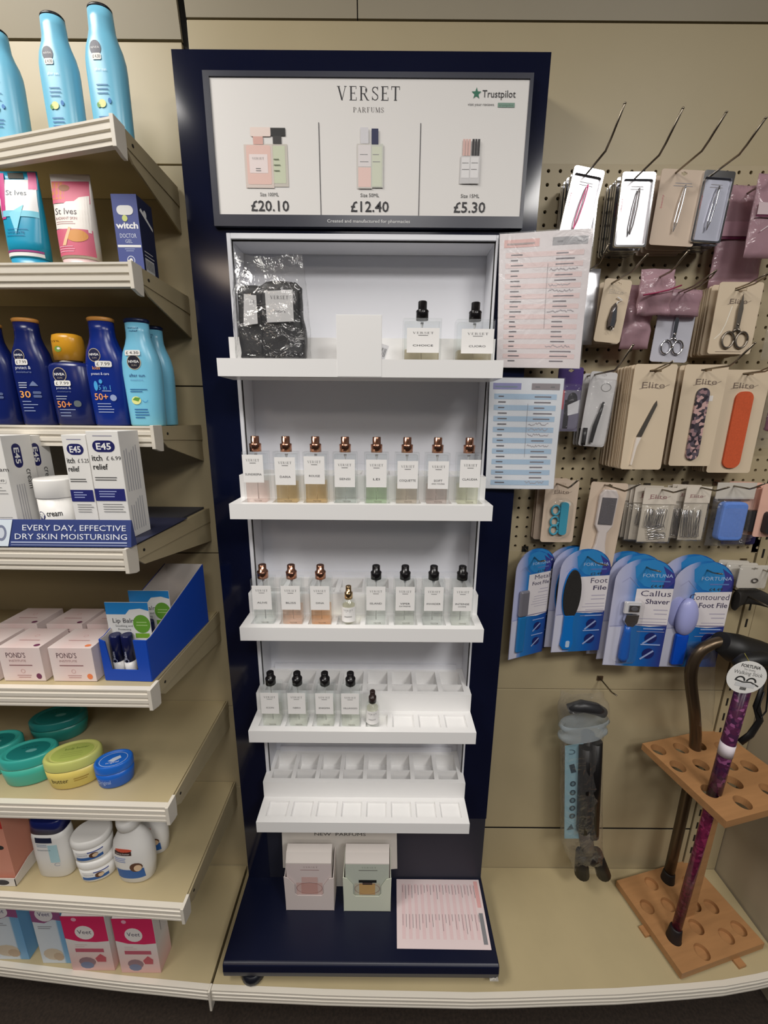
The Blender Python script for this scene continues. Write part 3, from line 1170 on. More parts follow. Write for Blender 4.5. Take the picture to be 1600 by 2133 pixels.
# ---------------------------------------------------------------- price lists hanging at the side of the stand
def price_list(label, corners, Y, bands, tint, head_l, head_r, rows, hand):
    """corners: TL, TR, BR, BL of the sleeve measured on the plane Y"""
    tl, tr, br, bl = [at(px, py, Y) for px, py in corners]
    t = thing('price_list', label, 'price list', (tl.x, Y, bl.z), 0)
    O = Vector((tl.x, Y, bl.z))

    def q(u, v, h):           # u, v in 0..1
        top = tl + (tr - tl) * u
        bot = bl + (br - bl) * u
        p = bot + (top - bot) * v - O
        wob = .004 * math.sin(u * 2.6) * (u) + .0015 * math.sin(v * 5 + u * 3)
        return (p.x, p.y - wob - h, p.z)
    mb = MB()
    n = 10
    pts = [q(i / n, j / n, 0) for j in range(n + 1) for i in range(n + 1)] + [q(i / n, j / n, -.0006) for j in range(n + 1) for i in range(n + 1)]
    N = (n + 1) ** 2
    fs = []
    for j in range(n):
        for i in range(n):
            a = j * (n + 1) + i
            fs.append((a, a + 1, a + n + 2, a + n + 1))
            fs.append((N + a, N + a + n + 1, N + a + n + 2, N + a + 1))
    mb.add(pts, fs, C(*tint), True)
    d = Dec(mb, q)
    d.h = .0003
    sub = lambda u0, v0, u1, v1, m: d.grid(u0, v0, u1, v1, m, 5, 1)
    sub(.05, .90, .43, .955, head_l)
    sub(.57, .90, .95, .955, head_r)
    d.up()
    d.rect(.08, .918, .38, .930, C(*[max(0, int(c * .72)) for c in (bands if isinstance(bands, tuple) else (200, 150, 150))]))
    d.rect(.62, .918, .88, .930, C(110, 108, 112))
    v0, v1 = .035, .865
    dv = (v1 - v0) / rows
    for k in range(rows):
        v = v1 - (k + 1) * dv
        if k % 2 == 0:
            d.h = .0003
            sub(.07, v, .92, v + dv * .96, C(*bands))
        d.h = .0005
        w = random.uniform(.06, .14)
        d.rect(.13, v + dv * .38, .13 + w, v + dv * .60, C(86, 80, 88))
        if k in hand:
            xs = [.56 + .014 * i for i in range(int(random.uniform(16, 24)))]
            pts2 = [(x, v + dv * (.30 + .5 * random.random())) for x in xs]
            d.path(pts2, .006, C(168, 160, 166))
        else:
            w = random.uniform(.14, .32)
            d.rect(.62, v + dv * .36, .62 + w * .8, v + dv * .58, C(112, 104, 112))
    d.rect(.535, .30, .538, .78, C(110, 104, 110))
    mb.obj('page', t)
    sl = MB()
    m2 = 6
    pts = [q(-.01 + 1.02 * i / m2, -.006 + 1.012 * j / m2, .0016) for j in range(m2 + 1) for i in range(m2 + 1)]
    sl.add(pts, [(j * (m2 + 1) + i, j * (m2 + 1) + i + 1, (j + 1) * (m2 + 1) + i + 1, (j + 1) * (m2 + 1) + i) for j in range(m2) for i in range(m2)], film('sleeve', gloss=.08, rough=.22, bump=.15, haze=.06, scale=30), True)
    sl.obj('plastic_sleeve', t)
    return t


price_list('pink and white striped price list in a clear sleeve beside the top tray', [(1042, 487), (1235, 478), (1206, 768), (1034, 765)], .762, (230, 206, 204), (228, 220, 221), C(226, 178, 172), C(150, 148, 152), 22, (3, 6, 7, 11, 18))
price_list('blue and white striped price list in a clear sleeve below the pink one', [(1021, 786), (1174, 789), (1152, 1018), (1011, 1017)], .762, (170, 196, 220), (224, 228, 234), C(140, 140, 190), C(140, 132, 136), 17, (5, 6, 7, 9, 16))

# ---------------------------------------------------------------- card holder and leaflet on the foot of the stand
hold = thing('sample_holder', 'white cardboard leaflet holder leaning on the stand under the lowest tray', 'holder', (-.10, .755, bz))
wc = M('white_card', (222, 216, 208), rough=.6)
hb = MB()
a, b = at(585, 1735, .756).x + .10, at(829, 1740, .756).x + .10
hb.prism([(a, .060), (a + .004, .21), (b - .004, .21), (b, .060), (b - .016, .058), (b - .016, 0.0), (.030 + a + .05, 0.0), (a + .05, .0), (a + .02, .0), (a + .018, .058)], 'xz', 0, .004, wc)
d = Dec(hb, flat((0, 0, 0)))
d.serif('', 0, 0, .01, inkg)
d.text('NEW  PARFUMS', at(708, 1740, .75).x + .10, .164, .009, C(40), w=.125)
hb.obj('back_card', hold)
for (pxa, pxb, pyb, front, img, nm) in ((597, 696, 1896, (218, 206, 202), 0, ''), (717, 813, 1898, (214, 218, 200), 1, '')):
    A, B = onz(pxa, pyb, bz), onz(pxb, pyb, bz)
    cx, w, y0 = (A.x + B.x) / 2, B.x - A.x, A.y
    fc = C(*front)
    t = thing('sample_box', ['open pale pink carton of sample cards on the navy foot', 'open pale green carton of sample cards beside the pink one on the navy foot'][img], 'box', (cx, y0, bz))
    h = at(595, 1828, y0).z - bz
    dp = .752 - y0
    mb = MB()
    wi = w * 1.03
    cut = [(-w / 2, 0), (w / 2, 0), (wi / 2, h), (wi / 2 - .012, h - .004), (w * .30, h - .026), (w * .30, h * .52), (w * .25, h * .46), (-w * .25, h * .46), (-w * .30, h * .52), (-w * .30, h - .022), (-wi / 2 + .012, h)]
    cut[-1] = (-wi / 2 + .010, h - .002)
    cut.append((-wi / 2, h + .002))
    mb.prism(cut, 'xz', 0, .0012, fc)
    for s in (-1, 1):
        mb.prism([(.0, 0), (dp, 0), (dp, h + .028), (.0012, h)], 'yz', s * w / 2 - .0006, s * w / 2 + .0006, fc)
    mb.box(-w / 2, w / 2, 0, dp, 0, .001, fc)
    mb.obj('carton', t)
    # the packed cards inside
    k = MB()
    hc = at(640, 1798, y0 + .004).z - bz
    zt = hc + .020
    k.prism([(.004, .003), (dp * .62, .003), (dp * .62, zt + .004), (.014, zt), (.004, hc)], 'yz', -w / 2 + .004, w / 2 - .004, C(222, 214, 208))
    d = Dec(k, flat((0, .004, 0)))
    base = C(218, 188, 182) if img == 0 else C(198, 204, 188)
    d.rect(-w / 2 + .0045, .02, w / 2 - .0045, hc - .002, C(214, 200, 198) if img == 0 else C(190, 196, 184)).up()
    d.serif('VERSET', .004, hc - .014, .0045, C(150, 128, 126) if img == 0 else C(130, 134, 124), w=.034)
    d.rect(-.020, hc - .021, .024, hc - .0195, C(160, 128, 126) if img == 0 else C(90, 88, 84))
    d.rect(-w * .27, h * .46, w * .27, h * .80, C(206, 176, 170) if img == 0 else C(188, 184, 166)).up()
    d.rect(-w * .17, h * .46, w * .17, h * .80, C(196, 152, 144) if img == 0 else C(196, 158, 104)).up()
    if img:
        d.rect(-.020, h * .82, .022, h * .90, C(24)).rect(-.011, h * .76, .012, h * .82, C(48, 42, 40))
    else:
        d.rect(-.018, h * .82, .020, h * .97, C(206, 172, 166))
    d.ring(0, h * .64, w * .27, h * .17, .0010, C(150, 110, 104), n=24)
    k.obj('sample_cards', t)

lf = MB()
P4 = [onz(826, 1828, bz + .0006), onz(996, 1830, bz + .0006), onz(1024, 1979, bz + .0006), onz(827, 1976, bz + .0006)]
P4[0].y = min(P4[0].y, .771); P4[1].y = min(P4[1].y, .771)
O = P4[3].copy()


def lq(u, v, h):
    bot = P4[3] + (P4[2] - P4[3]) * u
    top = P4[0] + (P4[1] - P4[0]) * u
    p = bot + (top - bot) * v - O
    return (p.x, p.y, p.z + h + .0012 * math.sin(v * PI) * u)


n = 8
pts = [lq(i / n, j / n, .0008) for j in range(n + 1) for i in range(n + 1)] + [lq(i / n, j / n, 0) for j in range(n + 1) for i in range(n + 1)]
N = (n + 1) ** 2
fs = []
for j in range(n):
    for i in range(n):
        a = j * (n + 1) + i
        fs += [(a, a + 1, a + n + 2, a + n + 1), (N + a, N + a + n + 1, N + a + n + 2, N + a + 1)]
lf.add(pts, fs, C(226, 208, 208), True)
d = Dec(lf, lambda u, v, h: lq(u, v, h + .0008))
for k in range(12):
    d.h = .0003
    u = .06 + k * .074
    d.grid(u, .12, u + .036, .92, C(224, 196, 197), 1, 5)
    d.h = .0006
    d.rect(u + .008, .80 - .06 * random.random(), u + .012, .90, C(110, 96, 104))
    d.rect(u + .045, .78 - .1 * random.random(), u + .049, .90, C(110, 96, 104))
    d.rect(u + .008, .22 + .2 * random.random(), u + .012, .46, C(120, 104, 110))
    d.rect(u + .045, .18 + .2 * random.random(), u + .049, .46, C(120, 104, 110))
d.h = .0004
d.grid(.93, .56, .975, .97, C(222, 168, 166), 1, 4).grid(.93, .06, .975, .48, C(128, 128, 132), 1, 4)
o = lf.obj('leaflet', loc=O)
tag(o, 'pink striped perfume list lying flat on the navy foot of the stand', 'leaflet')

# ================================================================= goods on the left bay
WH = C(236, 235, 233)
white_pl = PL(228, 226, 222, .35)


def place(pxl, pxr, row, Y):
    a, b = at(pxl, row, Y), at(pxr, row, Y)
    return (a.x + b.x) / 2, b.x - a.x


def lotion(label, group, cx, Y, z, W, H, body, capm, decor, D=None, sil=None, cap='disc', rz=0.0, name='lotion_bottle', cat='bottle'):
    t = thing(name, label, cat, (cx, Y, z), rz, group)
    D = D or W * .58
    sil = sil or [(0, .84, 2.6), (.015, .90, 2.6), (.30, .95, 2.6), (.50, 1.0, 2.5), (.60, .985, 2.4), (.69, .88, 2.3), (.77, .71, 2.2), (.83, .62, 2.1), (.88, .60, 2.1), (.962, .60, 2.1)]
    top = sil[-1]
    dk = lambda w: max(.30, min(1.0, w + .12))
    L = Loft([(s[0] * H, s[1] * W / 2, dk(s[1]) * D / 2, s[2]) for s in sil])
    mb = L.build(MB(), body)
    mb.obj('body', t)
    c = MB()
    r, q = top[1] * W / 2, dk(top[1]) * D / 2
    if cap == 'disc':
        Loft([(top[0] * H, r * .96, q * .96, 2.1), (top[0] * H + .001, r * 1.06, q * 1.06, 2.1), (H * .99, r * 1.09, q * 1.09, 2.1), (H, r * .98, q * .98, 2.1)]).build(c, capm)
    elif cap == 'flush':
        Loft([(top[0] * H, r * 1.0, q * 1.0, 2.1), (H * .985, r * .99, q * .99, 2.1), (H * .995, r * .90, q * .90, 2.1), (H, r * .6, q * .6, 2.0)]).build(c, capm)
    c.obj('cap', t)
    pr = MB()
    decor(Dec(pr, L.front), W, H)
    if pr.v:
        pr.obj('print', t)
    return t


def sticker(d, u, v, w, h, s, rot=0.0):
    d.up()
    d.poly(rrect(u - w / 2, v - h / 2, u + w / 2, v + h / 2, h * .25, 2), C(232, 230, 226)).up()
    d.text(s, u, v - h * .24, h * .5, C(80), w=w * .80)


def nivea_logo(d, u, v, r, dark=(16, 22, 62), rim=(190, 176, 150)):
    d.ell(u, v, r, r, C(*rim)).up().ell(u, v, r * .90, r * .90, C(*dark)).up()
    d.text('NIVEA', u, v - r * .08, r * .32, C(238), w=r * 1.5, bold=.02)
    d.text('SUN', u, v - r * .52, r * .22, C(170, 160, 150), w=r * .7)


def sun_decor(num, price, mid, big='50'):
    def f(d, W, H):
        nivea_logo(d, -.1 * W, .655 * H, .155 * W)
        d.text(mid[0], -.05 * W, .53 * H, .030 * H, C(220, 226, 240), w=.42 * W)
        d.text(mid[1], -.05 * W, .495 * H, .020 * H, C(120, 135, 175), w=.42 * W)
        d.lines(-.26 * W, .02 * W, .40 * H, .022 * H, 3, .008 * H, C(190, 198, 220))
        d.poly([(.04 * W, .375 * H), (.26 * W, .375 * H), (.20 * W, .405 * H), (.15 * W, .42 * H), (.10 * W, .405 * H)], C(110, 125, 165))
        d.text(num, -.12 * W, .265 * H, .062 * H, C(236, 166, 92), w=.085 * W * len(num) + .14 * W, bold=.01)
        d.poly(rrect(.10 * W, .30 * H, .30 * W, .325 * H, .01 * H, 2), C(86, 100, 142)).poly(rrect(.10 * W, .265 * H, .30 * W, .29 * H, .01 * H, 2), C(86, 100, 142))
        d.lines(-.24 * W, .26 * W, .225 * H, .030 * H, 4, .007 * H, C(150, 165, 205), .5)
        sticker(d, -.06 * W, .595 * H, .34 * W, .055 * H, price)
    return f


def kids_decor(d, W, H):
    nivea_logo(d, -.10 * W, .655 * H, .165 * W)
    d.text('kids', -.09 * W, .525 * H, .030 * H, C(232, 160, 70), w=.2 * W)
    d.text('protect & care', -.02 * W, .475 * H, .024 * H, C(226, 232, 246), w=.46 * W)
    d.ell(-.17 * W, .375 * H, .055 * W, .045 * H, C(70, 160, 220)).ell(-.03 * W, .415 * H, .045 * W, .02 * H, C(70, 160, 220))
    d.text('5 in 1', .05 * W, .34 * H, .042 * H, C(90, 170, 226), w=.3 * W)
    d.lines(-.02 * W, .26 * W, .325 * H, .02 * H, 1, .006 * H, C(180, 190, 220))
    d.text('50+', -.07 * W, .245 * H, .060 * H, C(240, 160, 100), w=.36 * W, bold=.01)
    d.ell(.23 * W, .265 * H, .075 * W, .030 * H, C(150, 165, 205))
    d.lines(-.20 * W, .22 * W, .205 * H, .026 * H, 4, .007 * H, C(160, 175, 215), .4)
    sticker(d, .10 * W, .575 * H, .40 * W, .055 * H, '£ 7.99')


def after_decor(price):
    def f(d, W, H):
        d.text('instant', 0, .905 * H, .016 * H, C(30, 80, 130), w=.28 * W).text('relief', 0, .878 * H, .016 * H, C(30, 80, 130), w=.22 * W)
        nivea_logo(d, -.04 * W, .60 * H, .19 * W, dark=(24, 24, 40))
        d.text('after sun', 0, .465 * H, .030 * H, C(28, 60, 120), w=.42 * W)
        d.text('moisture', -.02 * W, .43 * H, .018 * H, C(110, 160, 200), w=.34 * W)
        d.lines(-.24 * W, .24 * W, .345 * H, .02 * H, 2, .008 * H, C(50, 110, 160), .4)
        d.ell(-.10 * W, .245 * H, .13 * W, .038 * H, C(226, 228, 150)).up().poly([(-.2 * W, .25 * H), (-.04 * W, .235 * H), (.02 * W, .27 * H), (-.12 * W, .275 * H)], C(96, 150, 60))
        d.ring(.14 * W, .25 * H, .07 * W, .022 * H, .012 * W, C(60, 140, 200), a0=180, a1=360)
        d.lines(-.18 * W, .22 * W, .155 * H, .026 * H, 4, .009 * H, C(40, 100, 160), .4)
        if price:
            sticker(d, -.05 * W, .685 * H, .42 * W, .05 * H, price)
    return f


navy_b = PL(18, 32, 96, .25)
kid_b = PL(18, 44, 130, .25)
sky_b = PL(122, 196, 226, .28)
orange_c = PL(214, 150, 76, .35)
dark_c = PL(24, 40, 70, .3)


def big_after(d, W, H):
    d.ell(-.07 * W, .66 * H, .15 * W, .055 * H, C(90, 92, 104)).up()
    d.text('NIVEA', -.07 * W, .655 * H, .014 * H, C(236), w=.22 * W)
    sticker(d, -.06 * W, .60 * H, .24 * W, .045 * H, '£ 4.30')
    d.text('after sun', 0, .50 * H, .022 * H, C(235, 244, 250), w=.3 * W)
    d.lines(-.16 * W, .16 * W, .40 * H, .03 * H, 3, .007 * H, C(60, 120, 170), .3)
    d.ell(-.06 * W, .27 * H, .10 * W, .03 * H, C(226, 226, 150)).ell(-.16 * W, .26 * H, .05 * W, .02 * H, C(90, 150, 60))
    d.ell(.14 * W, .29 * H, .04 * W, .02 * H, C(40, 120, 190))
    d.lines(-.20 * W, .14 * W, .17 * H, .03 * H, 3, .008 * H, C(50, 110, 170), .3)


BS = [(0, .90, 2.5), (.02, .95, 2.5), (.3, .98, 2.5), (.55, 1.0, 2.4), (.62, .98, 2.4), (.70, .88, 2.3), (.77, .73, 2.2), (.83, .64, 2.1), (.90, .62, 2.1), (.968, .60, 2.1)]
zs = 1.769
for k, (l, r, top, lab) in enumerate(((-35, 43, 66, 'tall light blue bottle with a black top, cut off by the edge of the photo'), (88, 163, 34, 'tall light blue bottle with a black top, middle of the three on the topmost shelf'),
                                      (184, 262, 17, 'tall light blue bottle with a black top, at the end of the topmost shelf'))):
    cx, W = place(l + 7, r + 7, 200, .735)
    H = at((l + r) / 2, top, .735).z - zs
    lotion(lab, 'tall light blue bottles', cx, .735, zs, W, H, sky_b, PL(26, 28, 34, .3), big_after, sil=BS, cap='flush')

# second shelf: tubes and carton
zs = 1.586


def tube_pack(label, l, r, row, top, capw, Y, body, capm, decor, Wtop):
    cx, W = place(l, r, row, Y)
    H = at((l + r) / 2, top, Y).z - zs
    t = thing('squeeze_tube', label, 'tube', (cx, Y, zs), 0, 'squeeze tubes on the second shelf')
    hc = .13 * H
    c = MB()
    Loft([(0, W * .40, W * .24, 2.2), (.002, W * .42, W * .25, 2.2), (hc, W * .46, W * .28, 2.2)]).build(c, capm)
    c.obj('cap', t)
    L = Loft([(hc + .0005, W * .475, W * .29, 2.2), (H * .3, W * .485, W * .27, 2.3), (H * .6, W * .495, W * .18, 2.6), (H * .85, W * .50, W * .06, 4), (H * .93, W * .50, .0012, 6), (H, W * .50, .0012, 6)])
    L.build(MB(), body).obj('body', t)
    p = MB()
    decor(Dec(p, L.front), W, H)
    p.obj('print', t)
    return t


def teal_decor(d, W, H):
    d.grid(-.46 * W, .58 * H, .46 * W, .92 * H, C(226, 226, 226), 10, 4).up()
    d.grid(-.48 * W, .52 * H, -.30 * W, .98 * H, C(196, 60, 130), 3, 4).grid(.28 * W, .82 * H, .48 * W, .99 * H, C(206, 90, 140), 3, 3).up()
    d.grid(-.20 * W, .93 * H, .18 * W, .985 * H, C(66, 66, 60), 4, 1)
    d.text('St Ives', -.02 * W, .76 * H, .05 * H, C(110, 120, 130), w=.5 * W)
    d.grid(-.46 * W, .54 * H, .46 * W, .60 * H, C(120, 200, 222), 10, 1).up()
    d.poly([(-.20 * W, .57 * H), (.16 * W, .66 * H), (-.06 * W, .36 * H)], C(130, 210, 232))
    d.text('HYDRATE', -.08 * W, .37 * H, .022 * H, C(20, 90, 140), w=.44 * W).rect(-.34 * W, .345 * H, .14 * W, .350 * H, C(20, 90, 140), 4)
    d.rect(-.30 * W, .41 * H, .22 * W, .415 * H, C(20, 90, 150), 4)
    d.grid(-.45 * W, .185 * H, .45 * W, .205 * H, C(150, 50, 120), 10, 1).grid(-.45 * W, .145 * H, .45 * W, .180 * H, C(225), 10, 1)


def pink_decor(d, W, H):
    d.grid(-.47 * W, .70 * H, .47 * W, .93 * H, C(206, 92, 120), 10, 3)
    d.grid(-.47 * W, .74 * H, -.15 * W, .92 * H, C(206, 120, 70), 3, 3).up()
    d.poly(ellipse(-.15 * W, .86 * H, .14 * W, .035 * H, 14), C(150, 90, 50)).up()
    pts = [(-.44 * W, .44 * H), (.44 * W, .40 * H), (.46 * W, .78 * H), (.22 * W, .76 * H), (.10 * W, .72 * H), (-.1 * W, .715 * H), (-.2 * W, .68 * H), (-.44 * W, .67 * H)]
    d.poly(pts, C(232, 226, 220)).up()
    d.text('St Ives', -.12 * W, .58 * H, .065 * H, C(60, 52, 60), w=.56 * W).text('RADIANT SKIN', -.12 * W, .525 * H, .028 * H, C(150, 90, 90), w=.56 * W)
    d.lines(-.4 * W, .14 * W, .50 * H, .02 * H, 2, .006 * H, C(170, 120, 120))
    d.grid(-.45 * W, .16 * H, .46 * W, .43 * H, C(206, 96, 122), 10, 3).up()
    d.ell(.12 * W, .36 * H, .26 * W, .065 * H, C(206, 140, 64)).up().poly([(-.26 * W, .26 * H), (-.16 * W, .26 * H), (.0, .44 * H), (-.06 * W, .45 * H)], C(232, 190, 150))
    d.lines(-.38 * W, .06 * W, .245 * H, .025 * H, 3, .008 * H, C(236, 170, 190))


tube_pack('teal and white squeeze tube standing on its cap, with pink corners', 14, 97, 480, 358, 0, .725, PL(32, 150, 186, .3), PL(40, 150, 190, .3), teal_decor, 0)
tube_pack('pink and white squeeze tube standing on its cap beside the teal tube', 122, 203, 480, 364, 0, .725, PL(228, 222, 216, .3), PL(222, 190, 190, .3), pink_decor, 0)


def carton(label, cx, y, z, W, D, H, mat, front=None, side=None, top=None, rz=0.0, name='carton', cat='box', group=None, flap=0.0):
    """printed box; origin at the middle of the front bottom edge"""
    t = thing(name, label, cat, (cx, y, z), rz, group)
    mb = MB().box(-W / 2, W / 2, 0, D, 0, H, mat)
    if flap:
        mb = MB()
        mb.prism([(0, 0), (D, 0), (D, H - flap), (D * .5, H), (D * .5 - .002, H), (0, H - flap)], 'yz', -W / 2, W / 2, mat)
    mb.obj('box_body', t, bevel=0.0005)
    p = MB()
    if front:
        front(Dec(p, flat((0, 0, 0))), W, H)
    if side:
        side(Dec(p, flat((W / 2, 0, 0), (0, 1, 0), (0, 0, 1), (1, 0, 0))), D, H)
    if top:
        top(Dec(p, flat((0, 0, H), (1, 0, 0), (0, 1, 0), (0, 0, 1))), W, D)
    if p.v:
        p.obj('print', t)
    return t


def witch_front(d, W, H):
    d.rect(-W / 2, 0, W / 2, H, C(64, 76, 140)).up()
    d.text('witch', 0, .575 * H, .075 * H, C(236), w=.88 * W, bold=.03)
    d.text('DOCTOR', 0, .455 * H, .055 * H, C(200, 206, 226), w=.66 * W).text('GEL', 0, .39 * H, .045 * H, C(190, 196, 216), w=.28 * W)
    d.rect(-.47 * W, .335 * H, .47 * W, .365 * H, C(226)).lines(-.2 * W, .2 * W, .31 * H, .025 * H, 2, .008 * H, C(160, 170, 206), al='c')
    d.ring(0, .165 * H, .16 * W, .062 * H, .03 * W, C(200, 206, 226)).ell(0, .165 * H, .07 * W, .03 * H, C(220))
    d.rect(-.10 * W, .05 * H, .10 * W, .075 * H, C(220))
    d.up().poly(rrect(-.34 * W, .74 * H, .32 * W, .86 * H, .01, 3), C(222, 222, 220)).ell(-.05 * W, .70 * H, .11 * W, .04 * H, C(196, 206, 120))


def witch_side(d, D, H):
    d.poly([(.1 * D, .82 * H), (.2 * D, .86 * H), (.9 * D, .70 * H), (.9 * D, .66 * H)], C(225))
    d.ell(.45 * D, .82 * H, .10 * D, .05 * H, C(225))
    d.rect(.12 * D, .04 * H, .72 * D, .22 * H, C(200)).up()
    for k in range(9):
        d.rect(.16 * D + k * .06 * D, .07 * H, .16 * D + k * .06 * D + .025 * D, .20 * H, C(60))
    d.lines(.12 * D, .8 * D, .3 * H, .05 * H, 2, .012 * H, C(200))


cx, W = place(240, 292, 480, .715)
H = at(262, 404, .715).z - zs
carton('dark blue carton of spot gel standing at the end of the second shelf', cx, .715, zs, W, .042, H, C(28, 34, 66), witch_front, witch_side)

# third shelf: sun lotions
zs = 1.343
Y3 = .725
for lab, l, r, top, body, capm, dec in (
        ('navy sun lotion bottle with an orange cap, cut off by the edge of the photo', -36, 44, 675, navy_b, orange_c, sun_decor('30', '£ 7.99', ('protect &', 'moisture'))),
        ('navy sun lotion bottle with an orange cap and a large 30 on its front', 45, 120, 665, navy_b, orange_c, sun_decor('30', '£ 7.99', ('protect &', 'moisture'))),
        ('bright blue sun lotion bottle with an orange cap and a large 50+ on its front', 194, 272, 663, kid_b, orange_c, kids_decor),
        ('light blue lotion bottle with a navy cap, at the front of the third shelf end', 267, 342, 666, sky_b, PL(22, 34, 70, .3), after_decor('£ 4.30'))):
    cx, W = place(l, r, 830, Y3)
    H = at((l + r) / 2, top, Y3).z - zs
    lotion(lab, 'sun lotion bottles', cx, Y3, zs, W, H, body, capm, dec)
cx, W = place(293, 362, 830, .785)
lotion('light blue lotion bottle standing behind the front one at the shelf end', 'sun lotion bottles', cx + .004, .785, zs, W, at(325, 681, .785).z - zs, sky_b, PL(22, 34, 70, .3), after_decor(None))
cx, W = place(205, 262, 830, .795)
lotion('brown translucent bottle with a gold top behind the sun lotions', 'sun lotion bottles', cx + .004, .795, zs, W, at(240, 679, .795).z - zs, PL(112, 92, 58, .2), PL(160, 130, 80, .3), lambda d, W, H: None)
# spray
cx, W = place(119, 202, 830, Y3)
Hs = at(155, 697, Y3).z - zs
t = thing('spray_bottle', 'squat navy sun spray bottle with a tall orange cap', 'bottle', (cx, Y3, zs), 0, 'sun lotion bottles')
hb_ = at(150, 757, Y3).z - zs
L = Loft([(0, W * .43, W * .27, 2.8), (.003, W * .47, W * .30, 2.8), (hb_ * .55, W * .5, W * .31, 2.8), (hb_ * .93, W * .49, W * .30, 2.8), (hb_ * .98, W * .46, W * .27, 2.6), (hb_, W * .38, W * .22, 2.4)])
L.build(MB(), navy_b).obj('body', t)
MB().lathe([(W * .24, hb_), (W * .24, hb_ + .003)], white_pl).obj('collar', t)
L2 = Loft([(hb_ + .003, W * .345, W * .25, 2.4), (Hs * .94, W * .335, W * .24, 2.4), (Hs * .985, W * .31, W * .22, 2.4), (Hs, W * .24, W * .16, 2.2)])
mb = L2.build(MB(), PL(222, 160, 44, .25))
d = Dec(mb, L2.front)
d.text('15%', -.12 * W, Hs * .905, .018 * Hs, C(120, 80, 20), w=.2 * W).ell(-.08 * W, Hs * .83, .09 * W, .032 * Hs, C(120, 150, 60)).up().ell(-.06 * W, Hs * .835, .04 * W, .012 * Hs, C(230))
mb.obj('cap', t)
p = MB()
d = Dec(p, L.front)
nivea_logo(d, -.10 * W, hb_ * .80, .17 * W)
d.text('protect &', -.05 * W, hb_ * .58, .034 * hb_, C(200, 206, 226), w=.36 * W)
d.text('moisture', -.05 * W, hb_ * .53, .024 * hb_, C(110, 125, 165), w=.34 * W)
d.lines(-.28 * W, .02 * W, hb_ * .46, .04 * hb_, 2, .010 * hb_, C(190, 198, 220))
d.text('50+', -.10 * W, hb_ * .29, .10 * hb_, C(236, 150, 84), w=.36 * W, bold=.01)
d.poly(rrect(.14 * W, hb_ * .30, .30 * W, hb_ * .40, .004, 2), C(96, 106, 110)).lines(-.24 * W, .2 * W, hb_ * .25, .05 * hb_, 3, .011 * hb_, C(150, 165, 205), .4)
sticker(d, -.06 * W, hb_ * .67, .40 * W, .085 * hb_, '£ 7.99')
p.obj('print', t)

# fourth shelf: dark mat, tray with a printed lip, white cartons
zs = 1.166
mat_ = MB().prism([(-1.28, .582), (-.392, .582), (-.392, .838), (-1.28, .838)], 'xy', 1.1645, 1.1685, M('dark_mat', (52, 52, 58), rough=.6))
tag(mat_.obj('shelf_mat'), 'dark grey mat covering the shelf under the white cream cartons', 'mat')
zs = 1.1685
e45 = (28, 30, 92)
A, B = at(0, 1110, .578), at(282, 1110, .578)
tr = thing('counter_tray', 'low blue counter tray with white slogan lettering along its lip', 'tray', (B.x, .578, zs))
mb = MB()
top_z = at(282, 1082, .578).z - zs
lipm = C(52, 66, 122)
mb.prism([(-.0, 0), (-.014, -.0005), (-.006, top_z), (-.004, top_z)], 'yz', -.62, 0, lipm)
lipn = Vector((0, -.997, .08)).normalized()


def lip(u, v, h):
    return (u, -.014 + v * (.008 / top_z) - h - .0004, v)


d = Dec(mb, lip)
s = top_z
d.text('EVERY DAY, EFFECTIVE', -.085, s * .60, s * .21, C(226, 230, 240), w=.155)
d.text('DRY SKIN MOISTURISING', -.090, s * .27, s * .21, C(226, 230, 240), w=.168)
d.lines(-.180, -.006, s * .13, .01, 1, s * .05, C(170, 180, 210), 0).lines(-.18, -.006, s * .045, .01, 1, s * .02, C(170, 180, 210), 0)
d.up().poly([(-.30, 0), (-.184, 0), (-.177, s), (-.30, s)], C(210, 220, 230)).up().ell(-.194, s * .5, .008, s * .30, C(120, 126, 150)).up().ell(-.194, s * .5, .005, s * .2, C(200, 206, 216))
mb.obj('printed_lip', tr)
MB().box(-.62, 0, .0, .16, 0.0, .0012, C(40, 44, 70)).obj('tray_floor', tr)
zs += .0014


def e45_logo(d, u, v, w, h, rot=0.0):
    c, s_ = math.cos(rot), math.sin(rot)
    d.poly([(u + x * c - y * s_, v + x * s_ + y * c) for x, y in rrect(-w / 2, -h / 2, w / 2, h / 2, h / 2, 5)], C(*e45)).up()
    off = -h * .27
    d.text('E45', u - off * s_, v + off * c, h * .54, C(238), w=w * .66, bold=.02, rot=rot)


def itch(price):
    def f(d, W, H):
        d.lines(-.30 * W, .30 * W, .955 * H, .01, 1, .005 * H, C(90, 90, 130), 0, 'c')
        e45_logo(d, .0, .865 * H, .70 * W, .105 * H)
        d.text('itch', -.42 * W, .735 * H, .050 * H, C(40), al='l', w=.32 * W, bold=.015)
        d.text(price, .26 * W, .740 * H, .036 * H, C(60), w=.46 * W)
        d.text('relief', -.42 * W, .655 * H, .050 * H, C(40), al='l', w=.46 * W, bold=.015)
        d.lines(-.42 * W, .40 * W, .575 * H, .022 * H, 2, .008 * H, C(80), .5)
        d.up().rect(-.5 * W, .36 * H, .46 * W, .475 * H, C(36, 40, 110)).up().lines(-.36 * W, .2 * W, .445 * H, .024 * H, 3, .009 * H, C(160, 170, 215), .3)
        d.lines(-.30 * W, .40 * W, .325 * H, .024 * H, 4, .006 * H, C(130), .2)
    return f


def small_print(d, D, H):
    for k in range(6):
        d.rect(.14 * D + k * .12 * D, .44 * H, .18 * D + k * .12 * D, (.80 + .1 * random.random()) * H, C(176, 176, 182))
        d.rect(.14 * D + k * .12 * D, .06 * H, .18 * D + k * .12 * D, (.30 + .1 * random.random()) * H, C(176, 176, 182))


